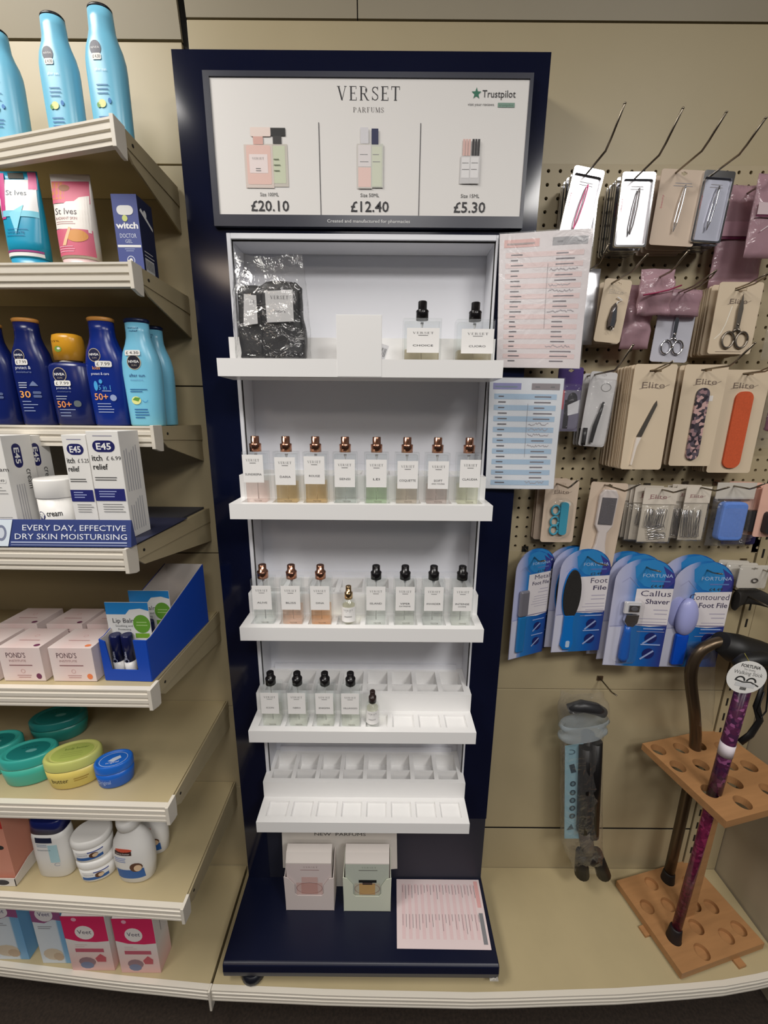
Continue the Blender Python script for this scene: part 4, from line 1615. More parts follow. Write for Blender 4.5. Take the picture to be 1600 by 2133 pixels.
cw_ = C(230, 228, 224)
Yb = .606
cx, W = place(207, 271, 1080, Yb)
carton('large white itch relief carton at the right end of the blue counter tray', cx, Yb, zs, W, .050, at(214, 898, Yb).z - zs, cw_, itch('£ 6.99'), small_print, group='white cream cartons')
cx, W = place(157, 205, 1078, Yb + .004)
carton('narrower white itch relief carton left of the large one', cx, Yb + .004, zs, W, .036, at(150, 906, Yb).z - zs, cw_, itch('£ 5.25'), small_print, group='white cream cartons')


def cream_side(d, D, H):
    e45_logo(d, .42 * D, .80 * H, .24 * H, .30 * D, -PI / 2)
    d.text('cream', .62 * D, .56 * H, .20 * D, C(70), w=.20 * H, rot=-PI / 2)
    for k in range(4):
        d.rect((.2 + k * .08) * D, .12 * H, (.23 + k * .08) * D, .52 * H, C(180, 178, 182))


def cream_front(d, W, H):
    d.ell(.2 * W, .86 * H, .2 * W, .04 * H, C(140, 40, 50)).text('cream', .25 * W, .66 * H, .04 * H, C(60), w=.6 * W)
    sticker(d, .2 * W, .57 * H, .4 * W, .05 * H, '£ 3.49')
    d.lines(-.4 * W, .4 * W, .5 * H, .03 * H, 3, .006 * H, C(150)).lines(-.4 * W, .4 * W, .2 * H, .03 * H, 4, .006 * H, C(170))


xr = at(32, 1060, .606).x
carton('wide white cream carton at the far left of the counter tray', xr - .026, .606, zs, .052, .052, at(20, 908, .606).z - zs, cw_, cream_front, cream_side, group='white cream cartons')
xr = at(62, 1060, .642).x
carton('white cream carton with a sideways logo standing behind the small white tub', xr - .006, .642, zs, .030, .052, at(60, 908, .642).z - zs, cw_, None, cream_side, group='white cream cartons')
# tub
cx, W = place(74, 150, 1060, .625)
H = at(112, 1000, .612).z - zs
t = thing('cream_tub', 'small white cream tub with a screw lid in the blue counter tray', 'tub', (cx, .640, zs))
MB().lathe([(W * .46, 0), (W * .48, .002), (W * .48, H * .66)], white_pl, seg=36).obj('body', t)
MB().lathe([(W * .49, H * .665), (W * .50, H * .68), (W * .50, H * .97), (W * .48, H)], white_pl, seg=36).obj('lid', t)
R = W * .48
lb = MB()
d = Dec(lb, lambda u, v, h: ((R + h) * math.sin(u / R), -(R + h) * math.cos(u / R), v))
e45_logo(d, -.20 * W, .36 * H, .26 * W, .16 * H)
d.text('cream', .16 * W, .36 * H, .10 * H, C(50), w=.36 * W, bold=.015)
d.lines(-.36 * W, -.05 * W, .2 * H, .05 * H, 3, .02 * H, C(150)).lines(.05 * W, .36 * W, .25 * H, .05 * H, 3, .02 * H, C(170))
lb.obj('print', t)

# fifth shelf: pale pink boxes and the blue counter display
zs = .918


def pond_front(dot):
    def f(d, W, H):
        d.text('POND\'S', -.10 * W, .70 * H, .15 * H, C(96, 70, 76), w=.46 * W)
        d.text('INSTITUTE', -.08 * W, .58 * H, .06 * H, C(160, 120, 120), w=.40 * W)
        d.lines(-.30 * W, .25 * W, .46 * H, .03 * H, 1, .03 * H, C(150, 110, 112), 0)
        d.ring(0, .30 * H, .05 * W, .06 * H, .008 * W, C(196, 140, 136), n=10)
        d.lines(-.16 * W, .18 * W, .16 * H, .06 * H, 2, .025 * H, C(190, 150, 148), .2, 'c')
        d.ell(.36 * W, .15 * H, .065 * W, .085 * H, C(*dot))
    return f


def pond_top(dot):
    def f(d, W, D):
        d.ring(.02 * W, .6 * D, .05 * W, .06 * D, .008 * W, C(206, 150, 146), n=10)
        d.lines(-.25 * W, .25 * W, .35 * D, .1 * D, 1, .03 * D, C(186, 140, 138), 0, 'c').ell(.36 * W, .12 * D, .07 * W, .06 * D, C(*dot))
    return f


pm = ramp_mat('pale_pink_carton', 0, [(-.05, (232, 222, 218)), (-.01, (230, 206, 202)), (.05, (230, 216, 212))], rough=.45)
Yp = .589
plum, oran = (112, 50, 84), (232, 130, 80)
hp = at(60, 1349, Yp).z - zs
for k, (l, r, Y, dot, lab) in enumerate(((-92, -2, Yp, plum, 'pale pink face cream box cut off by the edge of the photo'), (9, 95, Yp, plum, 'pale pink face cream box with a plum dot in the front row'), (112, 201, Yp, oran, 'pale pink face cream box with an orange dot beside the blue counter tray'))):
    cx, W = place(l, r, 1413, Y)
    carton(lab, cx, Y, zs, W, .062, hp, pm, pond_front(dot), None, pond_top(dot), group='pale pink face cream boxes')
for k, (l, r, Y, dot, lab) in enumerate(((0, 78, Yp + .075, plum, 'pale pink box in the back row behind the plum-dotted box'), (98, 172, Yp + .075, plum, 'pale pink box in the back row behind the orange-dotted box'), (182, 240, Yp + .075, oran, 'pale pink box in the back row partly behind the blue counter tray'))):
    cx, W = place(l, r, 1310, Y)
    cx = (at(l, 1310, Y).x + at(r, 1310, Y).x) / 2
    carton(lab, cx, Y, zs, W, .062, hp * 1.02, pm, pond_front(dot), None, pond_top(dot), group='pale pink face cream boxes')

cbm = C(18, 70, 176)
A, B = onz(219, 1418, zs), onz(318, 1418, zs)
bt = thing('counter_display', 'blue cardboard counter display with a tall sloping back, at the end of the shelf', 'display box', ((A.x + B.x) / 2, A.y + .001, zs), math.radians(-2))
w = B.x - A.x
hf_ = at(205, 1333, A.y).z - zs
D_ = .205
bh = .135
inner = M('inner_card', (206, 198, 192), rough=.6)
for s in (-1, 1):
    mb = MB()
    mb.prism([(0, 0), (D_, 0), (D_, bh), (.012, hf_), (0, hf_)], 'yz', s * w / 2 - (.0009 if s < 0 else 0), s * w / 2 + (0 if s < 0 else .0009), cbm)
    mb.prism([(0.001, .001), (D_, .001), (D_, bh), (.012, hf_), (0.001, hf_)], 'yz', s * (w / 2 - .0014) - .0004, s * (w / 2 - .0014) + .0004, inner)
    mb.obj('side_panel', bt)
mb = MB()
mb.prism([(-w / 2, 0), (w / 2, 0), (w / 2, hf_), (w * .22, hf_), (w * .25, hf_ * .27), (-w * .32, hf_ * .27), (-w * .38, hf_ * .95), (-w / 2, hf_)], 'xz', -.0009, .0009, cbm)
mb.obj('front_panel', bt)
MB().box(-w / 2, w / 2, D_ - .001, D_, 0, bh, inner).obj('back_panel', bt)
MB().box(-w / 2, w / 2, 0.001, D_ - .001, 0, .001, inner).obj('floor_panel', bt)


def balm(label, loc, rz=0.0, first=True):
    t = thing('lip_balm_pack', label, 'lip balm', loc, rz, 'lip balm packs in the blue display')
    W, H = .074, .112
    mb = MB()
    mb.box(-W / 2, W / 2, 0, .0012, 0, H, C(226, 226, 224))
    d = Dec(mb, flat())
    d.rect(-W / 2, H * .70, W / 2, H, C(226, 226, 224)).up()
    d.poly([(-W / 2, H * .80), (-.05 * W, H * .80), (.05 * W, H * .88), (W * .3, H * .9), (W / 2, H * .86), (W / 2, H), (-W / 2, H)], C(36, 130, 200)).up()
    d.text('Lip Balm', -.10 * W, H * .66, H * .075, C(60, 56, 60), w=.54 * W)
    d.text('Soothing and', -.12 * W, H * .59, H * .035, C(120), w=.4 * W).text('Protecting', -.12 * W, H * .53, H * .035, C(120), w=.3 * W)
    d.ell(.30 * W, H * .64, .20 * W, H * .155, C(104, 160, 56)).lines(.16 * W, .44 * W, H * .66, H * .05, 2, H * .015, C(170, 206, 130), .2, 'c')
    d.rect(.12 * W, H * .40, W * .45, H * .48, C(120, 170, 50))
    mb.obj('card', t)
    for k in (0, 1):
        s = MB()
        x = -.28 * W + k * .27 * W
        s.lathe([(.0086, -.012), (.0090, -.011), (.0090, .008)], PL(224, 222, 220), c=(x, -.0098, .0), seg=20)
        s.lathe([(.0091, .008), (.0091, .054), (.0084, .057)], PL(22, 28, 74, .25), c=(x, -.0098, .0), seg=20)
        f = lambda u, v, h, x=x: (x + (.0092 + h) * math.sin(u / .0092), -.0098 - (.0092 + h) * math.cos(u / .0092), v)
        d = Dec(s, f)
        d.text('balm', .0015, .022, .004, C(200, 206, 230), w=.014, rot=PI / 2)
        d.ring(0, .011, .004, .0035, .0007, C(190, 196, 225), n=10)
        s.obj('balm_stick', t)
    return t


o = balm('lip balm pack with two navy sticks at the front of the blue display', (bt.location.x - .006, bt.location.y + .030, zs + .0190))
for q in range(1):
    dup(o, (bt.location.x + .006, bt.location.y + .075, zs + .020), None, 'lip balm pack standing behind the front one in the blue display')

# sixth shelf: oval tubs
zs = .675


def oval_tub(label, px, py, wpx, H, ratio, body, lidm, seed, decor, rz=.26, group='oval body butter tubs'):
    c = onz(px, py, zs)
    W = (at(px + wpx / 2, py - 20, c.y).x - at(px - wpx / 2, py - 20, c.y).x)
    W *= 1.06
    D = W * ratio
    t = thing('oval_tub', label, 'tub', (c.x * (c.y + D * .22) / c.y, c.y + D / 2, zs), rz, group)
    L = Loft([(0, W * .42, D * .42, 2.1), (.003, W * .45, D * .45, 2.1), (H * .40, W * .485, D * .485, 2.1), (H * .66, W * .497, D * .497, 2.1)], 40)
    L.build(MB(), body).obj('body', t)
    L2 = Loft([(H * .664, W * .498, D * .498, 2.1), (H * .70, W * .5, D * .5, 2.1), (H * .93, W * .5, D * .5, 2.1), (H * .985, W * .475, D * .475, 2.1), (H, W * .455, D * .455, 2.1), (H - .0012, W * .42, D * .42, 2.1), (H - .0030, W * .39, D * .39, 2.1)], 40)
    L2.build(MB(), lidm).obj('lid', t)
    p = MB()
    decor(Dec(p, flat((0, 0, H - .0030), (1, 0, 0), (0, 1, 0), (0, 0, 1))), W, D, Dec(p, L.front), H)
    p.obj('print', t)
    return t


def teal_tub(d, W, D, f, H):
    d.ell(0, 0, W * .37, D * .36, C(24, 122, 118), 28).up().poly(ellipse(.05 * W, -.02 * D, .10 * W, .07 * D, 10), C(110, 176, 172)).text('aloe', -.02 * W, .12 * D, .06 * D, C(16, 84, 84), w=.3 * W)


def yel_tub(d, W, D, f, H):
    d.ell(0, 0, W * .37, D * .36, C(176, 190, 96), 28).up().text('body butter', .04 * W, .12 * D, .08 * D, C(96, 116, 50), w=.42 * W).lines(-.2 * W, .2 * W, -.02 * D, .08 * D, 3, .015 * D, C(150, 160, 80), .3, 'c')
    f.text('butter', -.16 * W, H * .28, H * .16, C(70, 60, 30), w=.30 * W).lines(.08 * W, .34 * W, H * .36, H * .08, 2, H * .03, C(170, 140, 60))


def blu_tub(d, W, D, f, H):
    d.ring(0, 0, W * .37, D * .36, .012 * W, C(200, 214, 240), 28)
    d.up().poly([(-.14 * W, -.06 * D), (.02 * W, -.14 * D), (.2 * W, .02 * D), (.14 * W, .16 * D), (-.02 * W, .08 * D)], C(196, 206, 224)).text('original', 0, -.2 * D, .08 * D, C(220, 228, 244), w=.34 * W)
    f.text('Original', -.2 * W, H * .25, H * .18, C(180, 200, 240), w=.36 * W)


tealb, teall = PL(72, 178, 158, .3), PL(60, 170, 158, .3)
oval_tub('teal oval tub standing behind the two front tubs', 118, 1552, 98, .050, .62, PL(44, 134, 122, .3), PL(42, 130, 126, .3), 1, teal_tub)
oval_tub('teal oval tub cut off by the edge of the photo', -14, 1622, 96, .060, .62, tealb, teall, 2, teal_tub)
oval_tub('teal oval tub in the front row left of the yellow tub', 60, 1642, 98, .060, .62, tealb, teall, 3, teal_tub)
oval_tub('yellow oval tub with a pale green lid', 152, 1648, 100, .062, .62, PL(218, 198, 106, .3), PL(200, 204, 118, .3), 4, yel_tub)
oval_tub('small bright blue oval tub at the right end of the tub row', 237, 1646, 68, .050, .70, PL(30, 96, 190, .3), PL(34, 104, 200, .3), 5, blu_tub, group='small tubs')

# seventh shelf: lotions and stacked tubs
zs = .429
A = onz(38, 1846, zs)
t = carton('salmon pink carton with a red top standing in an open white tray', A.x - .045, A.y + .006, zs + .001, .075, .05, at(30, 1697, A.y).z - zs, C(214, 146, 124), lambda d, W, H: (d.rect(-W / 2, H * .76, W / 2, H, C(196, 58, 50)), d.ell(.3 * W, H * .5, .1 * W, .03 * H, C(50))), None)
mb = MB()
sx = A.x - .004
mb.prism([(0, 0), (.055, 0), (.055, .03), (.035, .03), (0, .018)], 'yz', sx - .0008 - A.x, sx - A.x, C(222, 216, 208))
mb.prism([(-.14, 0), (sx - A.x, 0), (sx - A.x, .020), (-.14, .020)], 'xz', 0, .001, C(222, 216, 208))
d = Dec(mb, flat())
d.ell(-.030, .010, .014, .007, C(46, 44, 54))
tag(mb.obj('carton_tray', loc=(A.x, A.y, zs)), 'open white card tray holding the salmon pink carton', 'tray')

A = onz(104, 1829, zs)
cx, W = place(63, 138, 1790, A.y)
H = at(92, 1697, A.y + W * .28).z - zs


def vas(d, W, H):
    d.grid(-.26 * W, .66 * H, .20 * W, .75 * H, C(24, 32, 60), 6, 1)
    d.lines(-.24 * W, .12 * W, .62 * H, .03 * H, 2, .012 * H, C(130, 150, 170), .3).text('intensive', -.06 * W, .52 * H, .025 * H, C(80, 100, 120), w=.36 * W)
    d.grid(.06 * W, .30 * H, .30 * W, .62 * H, C(170, 206, 214), 4, 4).ring(.22 * W, .26 * H, .08 * W, .03 * H, .012 * W, C(120, 140, 170), a0=30, a1=330)


VS = [(0, .90, 3), (.02, .97, 3), (.4, 1.0, 3), (.70, .98, 3), (.80, .92, 3)]
t = thing('lotion_bottle', 'white lotion bottle with a wide dark blue flip cap', 'bottle', (cx, A.y + W * .28, zs), 0, 'white lotion bottles')
L = Loft([(s[0] * H, s[1] * W / 2, s[1] * W * .28, s[2]) for s in VS])
L.build(MB(), white_pl).obj('body', t)
Loft([(H * .805, W * .47, W * .27, 3), (H * .98, W * .44, W * .25, 3), (H, W * .41, W * .22, 3)]).build(MB(), PL(24, 34, 96, .3)).obj('cap', t)
p = MB(); vas(Dec(p, L.front), W, H); p.obj('print', t)


def cocoa(d, W, H, top=True):
    d.grid(-.30 * W, .20 * H, .36 * W, .80 * H, C(228, 228, 230), 10, 3).up()
    d.grid(-.30 * W, .20 * H, .36 * W, .42 * H, C(44, 94, 160), 10, 1).up()
    d.text('cocoa', -.12 * W, .56 * H, .08 * H, C(110, 120, 150), w=.26 * W)
    d.ell(.16 * W, .50 * H, .11 * W, .20 * H, C(92, 58, 40), 12).up().ell(.20 * W, .48 * H, .07 * W, .14 * H, C(216, 190, 160), 12)
    d.grid(.02 * W, .72 * H, .38 * W, .80 * H, C(70, 86, 160), 6, 1)


A = onz(186, 1836, zs)
cx, W = place(150, 222, 1808, A.y)
for k in range(2):
    Ht = .051
    z0 = zs + k * (Ht + .0004)
    t = thing('cocoa_butter_tub', ['white oval cocoa butter tub at the bottom of its stack of two', 'white oval cocoa butter tub with a domed lid on top of another tub'][k], 'tub', (cx - .004 * k, A.y + W * .36, z0), math.radians(12), 'white cocoa butter tubs')
    L = Loft([(0, W * .46, W * .36, 2.2), (.002, W * .48, W * .38, 2.2), (Ht * .66, W * .50, W * .39, 2.2)], 36)
    L.build(MB(), white_pl).obj('body', t)
    Loft([(Ht * .665, W * .505, W * .395, 2.2), (Ht * .70, W * .52, W * .405, 2.2), (Ht * .93, W * .52, W * .405, 2.2), (Ht, W * .46, W * .36, 2.2)], 36).build(MB(), white_pl).obj('lid', t)
    p = MB(); cocoa(Dec(p, L.front), W, Ht * .66); p.obj('print', t)


def palm(d, W, H):
    d.grid(-.34 * W, .10 * H, .34 * W, .26 * H, C(40, 96, 166), 10, 2).up()
    d.grid(-.32 * W, .50 * H, .12 * W, .56 * H, C(66, 40, 36), 6, 1).ell(-.08 * W, .575 * H, .22 * W, .026 * H, C(206, 84, 60), 14).up()
    d.text('cocoa butter', -.10 * W, .515 * H, .022 * H, C(220), w=.36 * W)
    d.lines(-.34 * W, .0, .45 * H, .03 * H, 3, .012 * H, C(130, 146, 190), .3)
    d.ell(.18 * W, .30 * H, .15 * W, .075 * H, C(92, 58, 40), 12).up().ell(.22 * W, .285 * H, .09 * W, .055 * H, C(220, 190, 156), 12)


PS = [(0, .80, 2.3), (.02, .88, 2.3), (.25, .98, 2.3), (.45, 1.0, 2.3), (.62, .90, 2.2), (.74, .66, 2.1), (.80, .50, 2.0), (.83, .46, 2.0)]


def palm_bottle(label, px, py, l, r, row, top):
    A = onz(px, py, zs)
    cx, W = place(l, r, row, A.y)
    H = at(px, top, A.y + W * .28).z - zs
    t = thing('cocoa_lotion_bottle', label, 'bottle', (cx, A.y + W * .28, zs), 0, 'white cocoa butter lotion bottles')
    L = Loft([(s[0] * H, s[1] * W / 2, s[1] * W * .30, s[2]) for s in PS])
    L.build(MB(), white_pl).obj('body', t)
    MB().lathe([(W * .22, H * .83), (W * .27, H * .85), (W * .29, H * .93), (W * .28, H * .985), (W * .22, H)], white_pl, seg=24).obj('cap', t)
    p = MB(); palm(Dec(p, L.front), W, H); p.obj('print', t)


palm_bottle('white cocoa butter lotion bottle at the front of the lowest shelf', 267, 1842, 225, 308, 1795, 1695)
palm_bottle('white cocoa butter lotion bottle half hidden behind the front one', 318, 1782, 278, 340, 1745, 1668)

# base shelf: hair removal cartons
zs = .1405


def veet(red, cream_):
    def f(d, W, H):
        d.poly([(-W / 2, .56 * H), (-.2 * W, .51 * H), (.2 * W, .50 * H), (W / 2, .52 * H), (W / 2, H * .93), (-W / 2, H * .93)], C(*red)).up()
        d.ell(-.02 * W, .66 * H, .22 * W, .115 * H, C(232, 226, 222)).up().text('Veet', -.02 * W, .64 * H, .065 * H, C(70, 64, 90), w=.32 * W)
        d.ell(-.20 * W, .88 * H, .06 * W, .03 * H, C(232, 170, 190))
        d.lines(-.3 * W, .0, .45 * H, .03 * H, 2, .01 * H, C(206, 190, 186))
        d.rect(-.32 * W, .33 * H, .34 * W, .39 * H, C(190, 92, 110))
        d.ell(-.10 * W, .16 * H, .20 * W, .08 * H, C(150, 120, 126), 12).ell(-.12 * W, .10 * H, .16 * W, .06 * H, C(120, 130, 160), 10)
        d.poly([(.10 * W, .22 * H), (.24 * W, .30 * H), (.36 * W, .24 * H), (.34 * W, .16 * H), (.14 * W, .16 * H)], C(196, 90, 100))
    return f


def veet_blue(d, W, H):
    d.poly([(-W / 2, .70 * H), (-.1 * W, .68 * H), (.2 * W, .74 * H), (W / 2, .72 * H), (W / 2, H), (-W / 2, H)], C(150, 86, 130)).up()
    d.ell(-.05 * W, .82 * H, .30 * W, .11 * H, C(226, 222, 222)).up().text('Veet', -.05 * W, .80 * H, .06 * H, C(70, 64, 110), w=.4 * W)
    d.lines(-.35 * W, .2 * W, .62 * H, .03 * H, 2, .012 * H, C(150, 150, 156))
    d.ell(-.05 * W, .16 * H, .34 * W, .10 * H, C(206, 190, 166), 12).ell(.12 * W, .12 * H, .18 * W, .07 * H, C(190, 166, 140), 10)


pinkw = ramp_mat('pink_white_carton', 2, [(0.0, (226, 178, 172)), (.04, (230, 200, 194)), (.09, (228, 222, 218)), (.13, (228, 222, 218))], rough=.45)
for lab, pl, pr, py, top, dpt in (('pink and white hair removal carton beside the pale blue ones on the base shelf', 152, 240, 2021, 1893, .045), ('pink and white hair removal carton ending the row on the base shelf', 254, 336, 2026, 1898, .045)):
    A, B = onz(pl, py, zs), onz(pr, py, zs)
    Wv = B.x - A.x
    Hv = at(pl, top + 14, A.y).z - zs
    carton(lab, (A.x + B.x) / 2, A.y, zs, Wv, dpt, Hv * 1.06, pinkw, veet((214, 44, 96), 0), lambda d, D, H: (d.poly([(.05 * D, .5 * H), (.9 * D, .5 * H), (.9 * D, .9 * H), (.05 * D, .86 * H)], C(224, 218, 214)), d.rect(.45 * D, .55 * H, .48 * D, .9 * H, C(90, 80, 84))), None,
           group='pink hair removal cartons', flap=Hv * .10)
bluew = ramp_mat('blue_white_carton', 0, [(-.04, (216, 222, 226)), (.018, (206, 216, 224)), (.022, (120, 170, 206)), (.04, (110, 164, 206))], rough=.45)
for lab, pl, pr, py, top in (('pale blue and white hair removal carton next to the pink ones on the base shelf', 90, 150, 2006, 1868), ('pale blue and white hair removal carton cut off by the edge of the photo', -10, 62, 1998, 1862)):
    A, B = onz(pl, py, zs), onz(pr, py, zs)
    Wv = B.x - A.x
    carton(lab, (A.x + B.x) / 2, A.y, zs, Wv, .05, at(pl, top + 14, A.y).z - zs, bluew, veet_blue, lambda d, D, H: d.rect(0, 0, D, H, C(112, 166, 208)), None, group='pale blue hair removal cartons')

# ================================================================= goods on the pegboard
beige = M('beige_card', (212, 194, 168), rough=.55)
beige2 = M('beige_card_pink', (206, 186, 166), rough=.55)
kraft = M('brown_card_edge', (164, 134, 100), rough=.65)
silver = M('silver_card', (196, 196, 200), rough=.34, metal=.8)
darksteel = M('dark_tweezer_steel', (88, 84, 84), rough=.3, metal=.9)
bluesil = M('blue_silver_card', (170, 172, 186), rough=.35, metal=.3)
clearp = film('clear_blister', gloss=.08, rough=.06, bump=.08, haze=.01, scale=40)
crumple = film('clear_pouch', gloss=.10, rough=.10, bump=.35, haze=.03, scale=60)
mauve_f = film('mauve_pouch', tint=(200, 164, 174), gloss=.08, rough=.15, bump=.4, haze=.62, scale=50)


def hook(label, X, Z, Ytip, double=False, drop=0.0, bend=.014):
    """wire peg: out of the board, along to the tip, a little bent up at its end"""
    mb = MB()
    r = .0017
    L = WALLY - Ytip
    if double:
        for s in (-1, 1):
            mb.tube([(s * .005, .004, 0), (s * .005, -L * .72, 0), (s * .004, -L * .9, bend * .5), (0, -L, bend)], r * .8, steel, 8)
    else:
        mb.tube([(0, .004, 0), (0, -L * .74, 0), (0, -L * .82, bend * .25), (0, -L, bend)], r, steel, 8)
        mb.lathe([(0, -r), (r * 1.0, -r * .6), (r * 1.3, 0), (r, r * .6), (0, r)], steel, c=(0, -L, bend), seg=10)
    mb.box(-.007, .007, -.0025, -.0002, -.006, .006, steel)
    o = mb.obj('peg_hook', loc=(X, WALLY, Z))
    return tag(o, label, 'hook')


def card_outline(w, h, r=.005, dome=0.0, n=10):
    if dome:
        pts = [(-w / 2, -h), (w / 2, -h), (w / 2, -dome)]
        pts += [(w / 2 * math.cos(math.radians(a)), -dome + dome * math.sin(math.radians(a))) for a in [180 * k / 16 for k in range(1, 16)]]
        pts += [(-w / 2, -dome)]
        return pts
    return rrect(-w / 2, -h, w / 2, 0, r, 4)


def slot_hole(w, hh, v):
    """hang hole, clockwise"""
    k = w / 2
    b = hh * .9
    return [(-k, v - hh / 2), (-k, v + hh / 2), (-b, v + hh / 2), (-b * .5, v + hh * 1.0), (b * .5, v + hh * 1.0), (b, v + hh / 2), (k, v + hh / 2), (k, v - hh / 2), (b, v - hh / 2), (b * .5, v - hh), (-b * .5, v - hh), (-b, v - hh / 2)]


def holed(mb, out, hole, y0, y1, mat, edge=None):
    """sheet with a hang hole: front, back and rims"""
    # open the outline at its lowest-index vertex nearest the hole
    bi, bj = min(((i, j) for i in range(len(out)) for j in range(len(hole))), key=lambda q: (out[q[0]][0] - hole[q[1]][0]) ** 2 + (out[q[0]][1] - hole[q[1]][1]) ** 2)
    o2 = out[bi:] + out[:bi]
    h2 = hole[bj:] + hole[:bj]
    loop = o2 + [o2[0]] + h2 + [h2[0]]
    n = len(loop)
    v = [(p[0], y0, p[1]) for p in loop] + [(p[0], y1, p[1]) for p in loop]
    mb.add(v, [list(range(n)), list(range(2 * n - 1, n - 1, -1))], mat)
    e = edge or mat
    for lp in (out, hole):
        m = len(lp)
        vv = [(p[0], y0, p[1]) for p in lp] + [(p[0], y1, p[1]) for p in lp]
        mb.add(vv, [(i, m + i, m + (i + 1) % m, (i + 1) % m) for i in range(m)], e)


def hang_card(name, label, cat, X, Y, Z, w, h, mat, hole_v=-.010, dome=0.0, r=.005, slotw=.018, slh=.004, rz=0.0, tilt=0.0, thick=.0012, group=None, edge=None):
    """card hanging by its hole from a wire at height Z; the hole's upper rim rests on the wire"""
    t = thing(name, label, cat, (X, Y, Z - hole_v - slh * .35), 0, group)
    t.rotation_euler = (0, tilt, rz)
    mb = MB()
    holed(mb, card_outline(w, h, r, dome), slot_hole(slotw, slh, hole_v), 0, thick, mat, edge)
    mb.obj('card', t)
    return t


def stack_behind(root, X, Z0, Y0, Y1, n, label, group, jit=.0012):
    for k in range(n):
        y = Y0 + (Y1 - Y0) * (k + 1) / n
        dup(root, (X + random.uniform(-jit, jit), y, Z0 + random.uniform(-jit, jit) * .5), random.uniform(-.03, .03), label, group)


def pr(t, fn, y=0.0, name='print'):
    mb = MB()
    fn(Dec(mb, flat((0, y, 0))))
    return mb.obj(name, t)


def script_name(d, u, v, w, c=(120, 104, 92)):
    d.text('Elite', u, v, w * .26, C(*c), w=w)
    d.path([(u - w * .6, v - w * .04), (u - w * .2, v + w * .06), (u + w * .3, v - w * .02), (u + w * .7, v + w * .16)], w * .02, C(*c))


def ground_stack(t, label, group, X, zs, Y0, Y1, n):
    stack_behind(t, X, zs, Y0, Y1, n, label, group)


# ---- row of tweezers at the top
def tweezers(t, mat, ang, cx, cz, L, y=-.0035, slim=.0035):
    mb = MB()
    for s in (-1, 1):
        pts = [(-L / 2, s * .0006), (-L * .3, s * slim * .9), (L * .1, s * slim), (L * .42, s * .0022), (L / 2, s * .0003)]
        pp = [(x, z) for x, z in pts] + [(x, z - s * .0016) for x, z in pts[::-1]]
        c, sn = math.cos(ang), math.sin(ang)
        pp = [(cx + x * c - z * sn, cz + x * sn + z * c) for x, z in pp]
        mb.prism(pp, 'xz', y - .002, y + .001, mat)
    return mb.obj('tweezers', t, bevel=.0004)


def blister(t, x0, x1, z0, z1, dep, mat=None, r=.006, y=0.0):
    mb = MB()
    o = rrect(x0, z0, x1, z1, r, 3)
    cxm, czm = (x0 + x1) / 2, (z0 + z1) / 2
    rs = []
    for k, (s, yy) in enumerate(((1.0, 0), (.97, dep * .8), (.90, dep))):
        rs.append([(cxm + (p[0] - cxm) * s, y - yy, czm + (p[1] - czm) * s) for p in o])
    mb.rings(rs, mat or clearp, cap0=False, cap1=True)
    return mb.obj('blister', t)


def tweezer_pack(label, X, Z, Yf, w, h, mat, twm, nb, slab, tilt=0.0, rim=True):
    t = hang_card('tweezer_pack', label, 'tweezers', X, Yf, Z, w, h, mat, hole_v=-.006, r=.004, slotw=.010, slh=.003, tilt=tilt, group='packs of tweezers')
    tweezers(t, twm, PI / 2 - .10, 0, -h * .52, h * .62)
    def f(d):
        d.text('beauty', -w * .36, -h * .42, .0035, C(200, 110, 120), w=.02, rot=PI / 2)
        d.lines(-w * .2, w * .25, -h * .18, .004, 2, .001, C(150, 146, 150), .2, 'c')
    pr(t, f)
    if rim:
        fr_ = MB()
        holed(fr_, card_outline(w, h, .004), [(p[0], p[1]) for p in rrect(-w / 2 + .003, -h + .003, w / 2 - .003, -.010, .003, 3)][::-1], -.004, 0, chrome)
        fr_.obj('clear_rim', t)
    stack_behind(t, X, t.location.z, Yf + .006, WALLY - .012, nb, slab, 'packs of tweezers')
    return t


magenta = M('magenta_metal', (140, 50, 84), rough=.3, metal=.6)
HB = hook
HB('wire peg with the magenta tweezers, first in the top row', .339, 1.765, .684, bend=.034)
HB('wire peg with the mirror-bright tweezer packs, second in the top row', .424, 1.761, .686, bend=.034)
HB('wire peg with the beige tweezer cards, third in the top row', .493, 1.770, .694, bend=.026)
HB('wire peg with the bluish tweezer packs, fourth in the top row', .554, 1.767, .697, bend=.024)
tweezer_pack('silver pack of magenta tweezers above the pink price list', .341, 1.765, .782, .052, .112, silver, magenta, 4, 'silver tweezer pack hanging behind the magenta one', tilt=.16)
tweezer_pack('bright silver pack of thin pointed tweezers, second in the top row', .426, 1.761, .784, .056, .112, silver, darksteel, 5, 'silver tweezer pack hanging behind the bright one')
t = tweezer_pack('beige card of slanted tweezers, third in the top row', .508, 1.770, .790, .078, .115, beige2, chrome, 3, 'beige tweezer card hanging behind the front one in the top row', tilt=.04, rim=False)
tweezer_pack('bluish silver pack of plain tweezers, fourth in the top row', .566, 1.767, .790, .053, .108, bluesil, chrome, 4, 'bluish tweezer pack hanging behind the front one', tilt=.05)


def pouch(name, label, cat, X, Y, Z, w, h, dpt, mat, seed, group=None, rz=0.0, amp=.25):
    """flat film bag, pinched at top and bottom"""
    t = thing(name, label, cat, (X, Y, Z), rz, group)
    rs = []
    n = 14
    for i in range(n + 1):
        v = -h * i / n
        k = math.sin(PI * min(1, max(0, (i - .6) / (n - 1.2)))) ** .6 if 0.6 < i < n - .6 else .0
        ring = []
        for x, y in superell(w / 2, dpt / 2 * (.06 + .94 * k), 2.6, 28):
            q = mnoise.noise(Vector((x * 60 + seed, y * 40, v * 60)))
            ring.append((x + q * .001, y + q * dpt * amp, v))
        rs.append(ring)
    MB().rings(rs, mat).obj('pouch', t)
    return t


